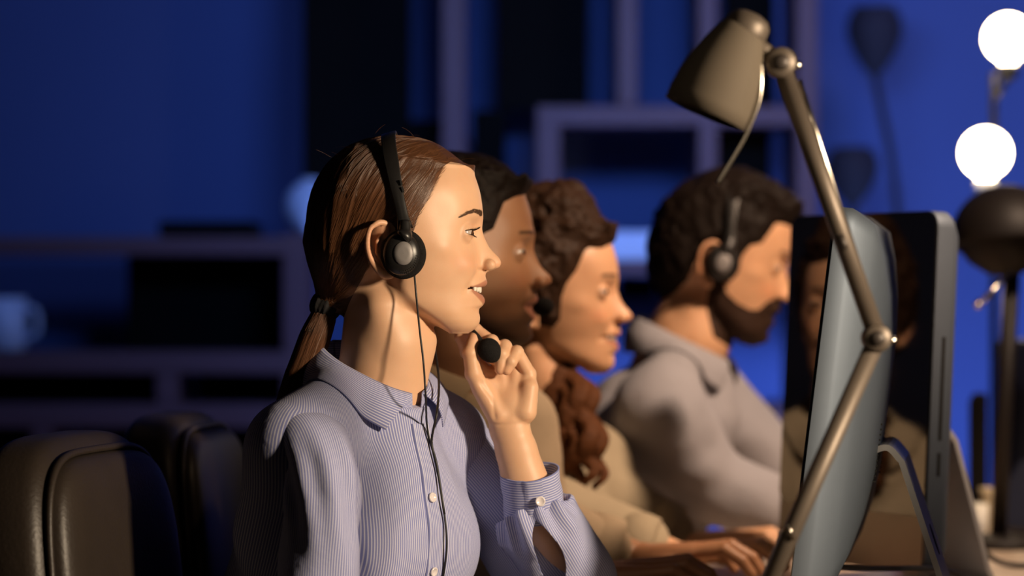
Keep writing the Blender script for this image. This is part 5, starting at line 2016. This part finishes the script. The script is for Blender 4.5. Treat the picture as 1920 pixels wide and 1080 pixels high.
def headset(root, to, cup=(760, 478), mic=None, silver=True, band_top=(729, 250), detail=True, gap=0.0):
    bt = []
    for (px, py, y) in ((band_top[0], band_top[1], 0), (band_top[0] + 1, band_top[1] + 2.5, 22), (731, 265, 44), (735, 290, 62), (742, 325, 74), (750, 365, 80), (758, 400, 83), (765, 432, 85.5)):
        bt.append((px + (cup[0] - 760) * (py - 250) / 190, py + (cup[1] - 478) * (py - 250) / 190, y))
    half = [H(a, b, c + gap) for a, b, c in bt]
    near = [(p[0], -p[1], p[2]) for p in half]
    path = near[:0:-1] + half
    path = spline([Vector(p) for p in path], 6)
    pa = np.array(path)
    m = len(pa)
    T = np.gradient(pa, axis=0); T /= np.linalg.norm(T, axis=1, keepdims=True)
    Wd = np.array([1.0, 0, 0.28]); V = []
    for i in range(m):
        w = Wd - T[i] * (Wd @ T[i]); w /= np.linalg.norm(w)
        n = np.cross(T[i], w)
        t = abs(2 * i / (m - 1) - 1)
        hw = np.interp(t, [0, 0.5, 0.75, 0.9, 1], [8.6, 8.2, 6.4, 6.4, 9.0])
        tk = np.interp(t, [0, 0.6, 0.8, 1], [0.9, 1.0, 2.4, 3.4])
        for (a, b) in ((-1, -0.6), (-0.85, -1), (0.85, -1), (1, -0.6), (1, 0.6), (0.85, 1), (-0.85, 1), (-1, 0.6)):
            V.append(pa[i] + w * hw * a + n * tk * b)
    Fc = []
    for i in range(m - 1):
        for q in range(8):
            q2 = (q + 1) % 8
            Fc.append((i * 8 + q, i * 8 + q2, (i + 1) * 8 + q2, (i + 1) * 8 + q))
    Fc += [tuple(range(8)), tuple((m - 1) * 8 + q for q in range(8))]
    hb = mesh_from('headband', to(np.array(V)), Fc, M['black_plastic'], root)
    for sgn in (-1, 1):
        if detail:
            # slider window on the band
            s = MB()
            for (px, py) in ((757, 347), (760, 360)):
                c0 = to(np.array(H(px, py, sgn * (81.2 if py < 350 else 82.0))))
                s.box(c0, (0.0022, 0.0016, 0.006), Matrix.Rotation(-0.25, 3, 'Y'))
            s.build('slider_slot', M['slot'], hb, smooth=False)
        c = np.array(H(cup[0] + 1, cup[1], 0))
        R3 = to.R
        s_ = to.s / 1000
        Ay = Vector(R3 @ np.array([0.0, sgn, 0.0]))

        def at(x, y, z):
            return Vector(to(c + np.array([x, y * sgn, z])))

        def disc(prof, rx, rz, cx=0, cz=0, n=44):
            V, Fc = [], []
            for (r, y) in prof:
                for i in range(n):
                    a = 2 * math.pi * i / n
                    V.append(at(cx + rx * r * math.cos(a), y, cz + rz * r * math.sin(a)))
            for j in range(len(prof) - 1):
                for i in range(n):
                    i2 = (i + 1) % n
                    Fc.append((j * n + i, j * n + i2, (j + 1) * n + i2, (j + 1) * n + i))
            return V, [f if sgn > 0 else f[::-1] for f in Fc]
        V, Fc = disc([(0.02, 71), (0.80, 71), (0.95, 73), (1.0, 77), (0.99, 81), (0.90, 85), (0.78, 86.5), (0.02, 87)], 25.5, 28.0)
        pad = mesh_from('ear_pad', np.array(V), Fc, M['foam'], root)
        V, Fc = disc([(0.02, 83), (0.98, 84), (1.0, 86), (0.95, 89), (0.80, 92.0), (0.55, 94.5), (0.30, 95.4), (0.02, 95.6)], 21.0, 24.5, -2.0, 0.5)
        cp = mesh_from('ear_cup', np.array(V), Fc, M['black_plastic'], root)
        if silver:
            V, Fc = disc([(0.02, 95.0), (0.97, 93.6), (1.0, 94.6), (0.92, 96.3), (0.5, 97.0), (0.02, 97.1)], 11.2, 13.4, 0.4, 0.8)
            mesh_from('badge', np.array(V), Fc, M['silver'], cp, label='silver oval badge')
        if detail:
            mbh = MB()
            for i in range(26):
                a = -0.1 - 1.5 * (i % 13) / 12; rr = 0.80 if i < 13 else 0.90
                mbh.lathe([(0.0, 0.0004), (0.00055, 0.0004), (0.0006, -0.0006)], at(-2 + 21 * rr * math.cos(a), 92.1 if i < 13 else 90.4, 24.5 * rr * math.sin(a)), Ay, 8)
            mbh.build('vent_holes', M['slot'], cp)
        # arm that carries the cup
        pts = [H(bt[-1][0] - 0.5, bt[-1][1] - 14, 85), H(bt[-1][0] - 0.5, bt[-1][1] + 4, 88.5), H(bt[-1][0] - 2, bt[-1][1] + 12, 90.5), (c[0] - 1, 91.0, c[2] + 18)]
        pts = [np.array((p[0], p[1] * sgn + 0 * sgn, p[2])) for p in pts]
        MB().tube([to(p) for p in spline([Vector(p) for p in pts], 5)], [x * 1 for x in np.interp(np.linspace(0, 1, 16), [0, 0.35, 0.75, 1], [0.0062, 0.0075, 0.0105, 0.0085]) * to.s], 14).build('cup_arm', M['black_plastic'], root)
    if mic:
        boom, foam, fr = mic
        MB().tube([to(np.array(p)) for p in spline([Vector(p) for p in boom], 8)], 0.0022, 10).build('boom', M['black_plastic'], root)
        ff = MB()
        a = Vector(to(np.array(boom[-1]))) - Vector(to(np.array(boom[-2])))
        a.normalize()
        pr_ = [(max(1e-4, fr * math.sin(t) * (1 + 0.05 * math.sin(2 * t))), -fr * 1.14 * math.cos(t)) for t in np.linspace(0.05, math.pi - 0.02, 18)]
        ff.lathe(pr_, to(np.array(foam)), a, 32).build('foam_windscreen', M['foam'], root)


# microphone boom comes round from the far cup below the chin
bo = [H(764, 506, 86), H(800, 560, 78), H(842, 596, 56), H(874, 612, 36), H(892, 626, 24), H(908, 646, 19)]
headset(hs1, to1, mic=(bo, H(918, 658, 16), 0.0133))
c1 = [P(777, 515, 3.43), P(781, 560, 3.43), P(787, 620, 3.42), P(794, 680, 3.415), P(798, 740, 3.41)]
tf_pt = lambda s, py, o: Vector(N1.w(torso_front(s, -(py - 722) * 0.605, o)))
c1 += [tf_pt(-3 - (py - 770) * 0.030, py, 6.0) for py in (800, 850, 900, 960, 1020, 1090)]
MB().tube(catmull(c1, 8), 0.00115, 8).build('cord', M['cable'], hs1)
c2 = [Vector(to1(np.array(H(800, 560, 70)))), P(813, 640, 3.545), P(820, 685, 3.52), P(823, 725, 3.49), P(819, 775, 3.45)] + [tf_pt(-5, 825, 7.5), tf_pt(-3 - (870 - 770) * 0.030, 870, 6.4), tf_pt(-3 - (960 - 770) * 0.030, 960, 6.1)]
MB().tube(catmull(c2, 8), 0.0014, 8).build('cord', M['cable'], hs1)


# ================================================================== colleagues
def lin_noise(seed, a1, s1, a2, s2):
    def fn(X, Y, Z):
        return a1 * vnoise(X * s1, Y * s1, Z * s1, seed) + a2 * vnoise(X * s2, Y * s2, Z * s2, seed + 1)
    return fn


def colleague(label, O, d, s, yaw, pitch, male, skin, shirt_mat, neck_base, body_yaw, arms, hair_polys, open_mouth=False, beard=None, lean=0.25, wide=1.0, deep=1.0, bust=0.0, tmax=12, noise=None, extra=None, pelvis=None, hand_size=1.0, taper=0.35, stubble=None, folds=31):
    root = thing('person', label, 'person', (O[0], d, 0.0))
    to = frame(O, s, yaw, pitch)
    f, bare = build_head(1.7, male=male, open_mouth=open_mouth, lids=0.62, top=150)
    V, Fc = f.mesh()
    V = smooth_verts(V, Fc, 1, 0.4)
    at = head_attrs(V, brow=True, stubble=stubble)
    L_ = Local(neck_base, body_yaw)
    parts = [(to(V), Fc, at)]
    # body under the clothes
    bo_ = L_.N0
    sc = lambda p: tuple((np.array(p) - bo_) * 1000)
    bf = Field((-520, -480, -640), (760, 480, 60), 9)
    ch = [(sc(L_.w([0, 0, -10.])), sc(L_.w([lean * -160 - 10, 0, -170.])), 50, 92), (sc(L_.w([lean * -160 - 10, 0, -170.])), sc(L_.w([lean * -420 - 10, 0, -430.])), 92, 98)]
    mm_up = sc(to(np.array(H(715, 690, 0))))
    ch.append((mm_up, sc(L_.w([0, 0, -40.])), 52, 55))
    for (shp, elb, wri, fwdv, thumb) in arms:
        ch += [(sc(L_.w([lean * -90 - 10, 0, -90.])), sc(shp), 36, 36), (sc(shp), sc(elb), 38, 34), (sc(elb), sc(wri), 36, 25)]
    skeleton_body(bf, ch, 20)
    Vb, Fb = bf.mesh()
    parts.append((Vb / 1000 + bo_, Fb, None))
    for (shp, elb, wri, fwdv, thumb) in arms:
        fw = np.array(fwdv, float); fw /= np.linalg.norm(fw)
        sd = np.array([-fw[1], fw[0], 0])
        v, fc = desk_hand(sc(wri), fw, sd, 2.6, thumb, hand_size)
        parts.append((v / 1000 + bo_, fc, None))
    Va, Fa, A = join_parts(parts)
    mesh_from('body', Va, Fa, skin, root, attrs=A)
    eye_parts(root, to, (1, -0.05, -0.2), iris=0.10)
    hair = None
    for i, (poly, tm, tp, nz, ex, mat, nm) in enumerate(hair_polys):
        hgf = hair_field(f, bare, poly, tm, tp, nz, ex)
        Vr, Fr = hgf.mesh()
        if len(Vr):
            o = mesh_from(nm, to(Vr), Fr, mat, root if nm in ('hair', 'beard') else (hair or root))
            if nm == 'hair':
                hair = o
    # shirt in the body frame
    lw = lambda p: tuple(L_.l(np.array(p)))
    big = Field((-420, -430, -620), (640, 430, 90), 6.0)
    torso_shape(big, bust, wide, deep, lean, 10)
    for (shp, elb, wri, fwdv, thumb) in arms:
        e = np.array(elb); w_ = np.array(wri); q = e + (w_ - e) * arms_cov
        big.union(big.cone(lw(shp), lw(elb), 62 * wide, 52), 24)
        big.union(big.cone(lw(elb), lw(q), 54, 42), 14)
    nzv = 5.0 * vnoise(big.X * 0.012 + big.Z * 0.008, big.Y * 0.016, big.Z * 0.016, folds) + 2.6 * vnoise(big.X * 0.03, big.Y * 0.035 + big.X * 0.01, big.Z * 0.03, folds + 1)
    big.F = (big.F + nzv).astype(np.float32)
    nb = lw(to(np.array(H(727, 640, 0))))
    collar_base(big, 1.12)
    Vs, Fs = big.mesh()
    Vs = smooth_verts(Vs, Fs, 1, 0.5)
    sh = mesh_from('shirt', L_.w(Vs), Fs, shirt_mat, root)
    for sgn in (1, -1):
        leaf(fold, outer, 8.0, sgn, 'collar', big, L_, shirt_mat, sh, gap=6.0, scale=1.12, thick=0.003)
    # cuffs where the sleeves end
    for (shp, elb, wri, fwdv, thumb) in arms:
        e = Vector(elb); w_ = Vector(wri); q = e.lerp(w_, arms_cov)
        dv = (w_ - e).normalized()
        MB().lathe([(0.036, -0.03), (0.0455, -0.03), (0.047, 0.0), (0.0455, 0.016), (0.038, 0.018), (0.034, 0.0)], q, dv, 32).build('cuff', shirt_mat, sh)
    if pelvis is not None:
        lower_body(root, pelvis, E2, male)
    return root, to, L_


arms_cov = 0.72
BEARD = [(742, 500), (760, 505), (778, 530), (808, 545), (842, 552), (866, 546), (880, 524), (900, 508), (930, 514), (930, 640), (830, 640), (780, 625), (745, 560)]
MALEHAIR = [(905, 322), (890, 322), (868, 328), (846, 340), (838, 362), (826, 392), (802, 404), (790, 430), (785, 470), (770, 474), (762, 440), (740, 424), (716, 414), (700, 432), (692, 470), (684, 520), (662, 560), (630, 590), (560, 600), (500, 380), (560, 180), (850, 170), (960, 270)]


def male_top(px, py):
    return 6 + 15 * np.clip((360 - py) / 60, 0, 1) * np.clip((px - 640) / 90, 0, 1)


def desk_z(p, z):
    p = np.array(p); p[2] = z
    return p


# --- man in the tan shirt, half hidden behind the woman
D2 = 3.95
O2 = P(853, 476, D2)
NB2 = np.array(P(822, 700, D2))
L2_ = Local(NB2, math.radians(36))
m2_arms = [(L2_.w([-5, 170., -80]), desk_z(P(760, 1100, D2 - 0.16), 0.82), desk_z(P(1100, 1100, D2 - 0.16), 0.790), (0.97, 0.1, 0), 1),
           (L2_.w([-5, -170., -80]), desk_z(P(990, 1100, D2 + 0.10), 0.835), desk_z(P(1190, 1060, D2 + 0.11), 0.790), (0.99, -0.08, 0), -1)]
M2, to2, _ = colleague('man in tan shirt with short beard, half hidden behind woman in striped shirt', O2, D2, 1.07, 0.0, 0.0, True, M['skin_b'], M['shirt_tan'], NB2, math.radians(36), m2_arms,
    [(MALEHAIR, male_top, 0.6, lin_noise(41, 2.0, 0.07, 1.2, 0.16), None, M['hair_dark'], 'hair'),
    ],
    stubble=BEARD, wide=1.05, deep=1.1, lean=0.2, pelvis=(NB2[0] - 0.11, D2, 0.53), hand_size=1.06, folds=51)
hs2 = thing('headset', 'black headset with foam microphone at the lips of bearded man in tan shirt', 'headset', Vector(to2(np.array(H(760, 480, 0)))))
headset(hs2, to2, mic=([H(764, 506, 86), H(800, 545, 80), H(845, 562, 64), H(885, 558, 46), H(915, 548, 32)], H(926, 545, 26), 0.0125), detail=False, gap=2.0)

# --- woman in the beige shirt
D3 = 4.30
O3 = P(1033, 548, D3)
NB3 = np.array(P(1002, 790, D3))
L3_ = Local(NB3, math.radians(34))
m3_arms = [(L3_.w([-5, 150., -75]), desk_z(P(1040, 1030, D3 - 0.11), 0.835), desk_z(P(1262, 1034, D3 - 0.13), 0.783), (0.99, -0.05, 0), 1),
           (L3_.w([-5, -150., -75]), desk_z(P(1130, 1000, D3 + 0.08), 0.845), desk_z(P(1290, 1014, D3 + 0.06), 0.785), (0.995, -0.10, 0), -1)]
HAIR3 = [(896, 326), (884, 318), (862, 318), (842, 332), (834, 356), (822, 388), (800, 420), (790, 450), (786, 500), (770, 520), (745, 515), (715, 520), (700, 540), (684, 560), (650, 590), (600, 620), (540, 600), (480, 380), (540, 150), (850, 150), (960, 260)]


def curls(g):
    g.union(g.ell(H(690, 320, 0), (66, 68, 78)), 20)
    g.union(g.ell(H(775, 258, 0), (50, 56, 46)), 20)
    g.union(g.ell(H(838, 308, 16), (28, 36, 28)), 14)


W3, to3, _ = colleague('woman in beige shirt with curly brown updo, smiling at her screen', O3, D3, 1.0, math.radians(9), math.radians(1), False, M['skin_c'], M['shirt_olive'], NB3, math.radians(34), m3_arms,
    [(HAIR3, 20, 0.7, lin_noise(61, 5.0, 0.055, 2.5, 0.12), curls, M['hair_curly'], 'hair')],
    open_mouth=True, bust=0.8, lean=0.22, pelvis=(NB3[0] - 0.09, D3, 0.53), hand_size=0.98, folds=61)
# long curls that fall in front of the shoulder
lk_ = [H(768, 600, -10), H(786, 640, -30), H(806, 700, -52), H(824, 770, -66), H(834, 830, -72), H(832, 880, -72)]
for i, (dx_, dy_, ph, r0) in enumerate(((0, 0, 0, 17), (18, -6, 2, 15), (-16, 4, 4, 14), (30, 6, 1, 12))):
    pts_ = []
    for q, p in enumerate(spline([Vector(a) for a in lk_], 8)):
        pts_.append((p[0] + dx_ * min(1, q / 12) + 7 * math.sin(q * 0.55 + ph), p[1] + dy_ + 6 * math.cos(q * 0.55 + ph), p[2]))
    mm = len(pts_)
    rd = np.interp(np.linspace(0, 1, mm), [0, 0.2, 0.7, 1], [10, r0, r0 * 0.9, 3])
    rg, u_, v_ = tube_rings(pts_, rd, 20, None, (1, 0, 0), False, lambda th, L0, i0: 1.2 * np.sin(4 * th + 0.05 * L0))
    V, Fc = loft(rg)
    hairp = [c for c in W3.children if c.name.split('.')[0] == 'hair'][0]
    mesh_from('curl', to3(V), Fc, M['hair_auburn'], hairp)
mb = MB()
for row in (0,):
    for i in range(8):
        yv = (i - 3.5) * 5.6
        xb_ = hx(902.2) - 0.0155 * yv ** 2
        Vt, Ft = superbox((0, 0, 0), (2.2, 2.8, 5.0), 3.0, 10, 6)
        mb.add([tuple(to3(np.array(v) + np.array((xb_ - 1.4, yv, hz(542 - 0.2 * abs(yv)))))) for v in Vt], Ft)
mb.build('teeth', M['teeth'], W3)

# --- man in the grey-blue shirt, leaning forward
D4 = 4.65
O4 = P(1352, 478, D4)
NB4 = np.array(P(1286, 664, D4))
L4_ = Local(NB4, math.radians(14))
m4_arms = [(L4_.w([0, 178., -85]), desk_z(P(1330, 935, D4 - 0.12), 0.86), desk_z(P(1540, 980, D4 - 0.13), 0.80), (1, 0.0, 0), 1),
           (L4_.w([0, -178., -85]), desk_z(P(1470, 930, D4 + 0.16), 0.86), desk_z(P(1620, 960, D4 + 0.12), 0.80), (1, -0.1, 0), -1)]
arms_cov = 0.86


def quiff(g):
    g.union(g.ell(H(852, 300, 0), (34, 46, 26)), 16)
    g.union(g.ell(H(760, 276, 0), (44, 50, 26)), 16)


M4, to4, _ = colleague('bearded man in grey shirt with headset, leaning toward his screen', O4, D4, 1.07, 0.0, math.radians(15), True, M['skin_c'], M['shirt_grey'], NB4, math.radians(14), m4_arms,
    [(MALEHAIR, male_top, 0.6, lin_noise(71, 3.0, 0.06, 1.6, 0.14), quiff, M['hair_dark'], 'hair'),
     (BEARD, 4.0, 0.10, lin_noise(73, 1.0, 0.2, 0.8, 0.5), None, M['beard'], 'beard')],
    stubble=BEARD, wide=1.10, deep=1.10, lean=0.44, pelvis=(NB4[0] - 0.26, D4 + 0.02, 0.53), hand_size=1.06, folds=83)
hs4 = thing('headset', 'dark headset with silver badge on the ear of bearded man in grey shirt', 'headset', Vector(to4(np.array(H(760, 480, 0)))))
headset(hs4, to4, cup=(748, 462), detail=False, gap=3.0)

# ------------------------------------------------------------------ chairs behind the people
def seat_for(x, y, label, first=False, rz=-math.radians(5.5)):
    c = chair if first else copy_tree(chair)
    c.location = (x, y, 0)
    c.rotation_euler = (0, 0, rz)
    c['label'] = label
    c['group'] = 'office chairs along the desk'
    return c


seat_for(-0.205, 3.39, 'black leather office chair with sharp piping, leftmost at photo edge', True, -math.radians(12))
seat_for(-0.140, 3.985, 'black leather chair back, second from left, between leftmost chair and striped shirt')
seat_for(NB3[0] - 0.03, 4.36, 'black leather chair hidden behind woman in beige shirt').scale = (0.95, 0.6, 1.0)
seat_for(NB4[0] - 0.27, 4.74, 'black leather chair behind the leaning man in grey shirt')
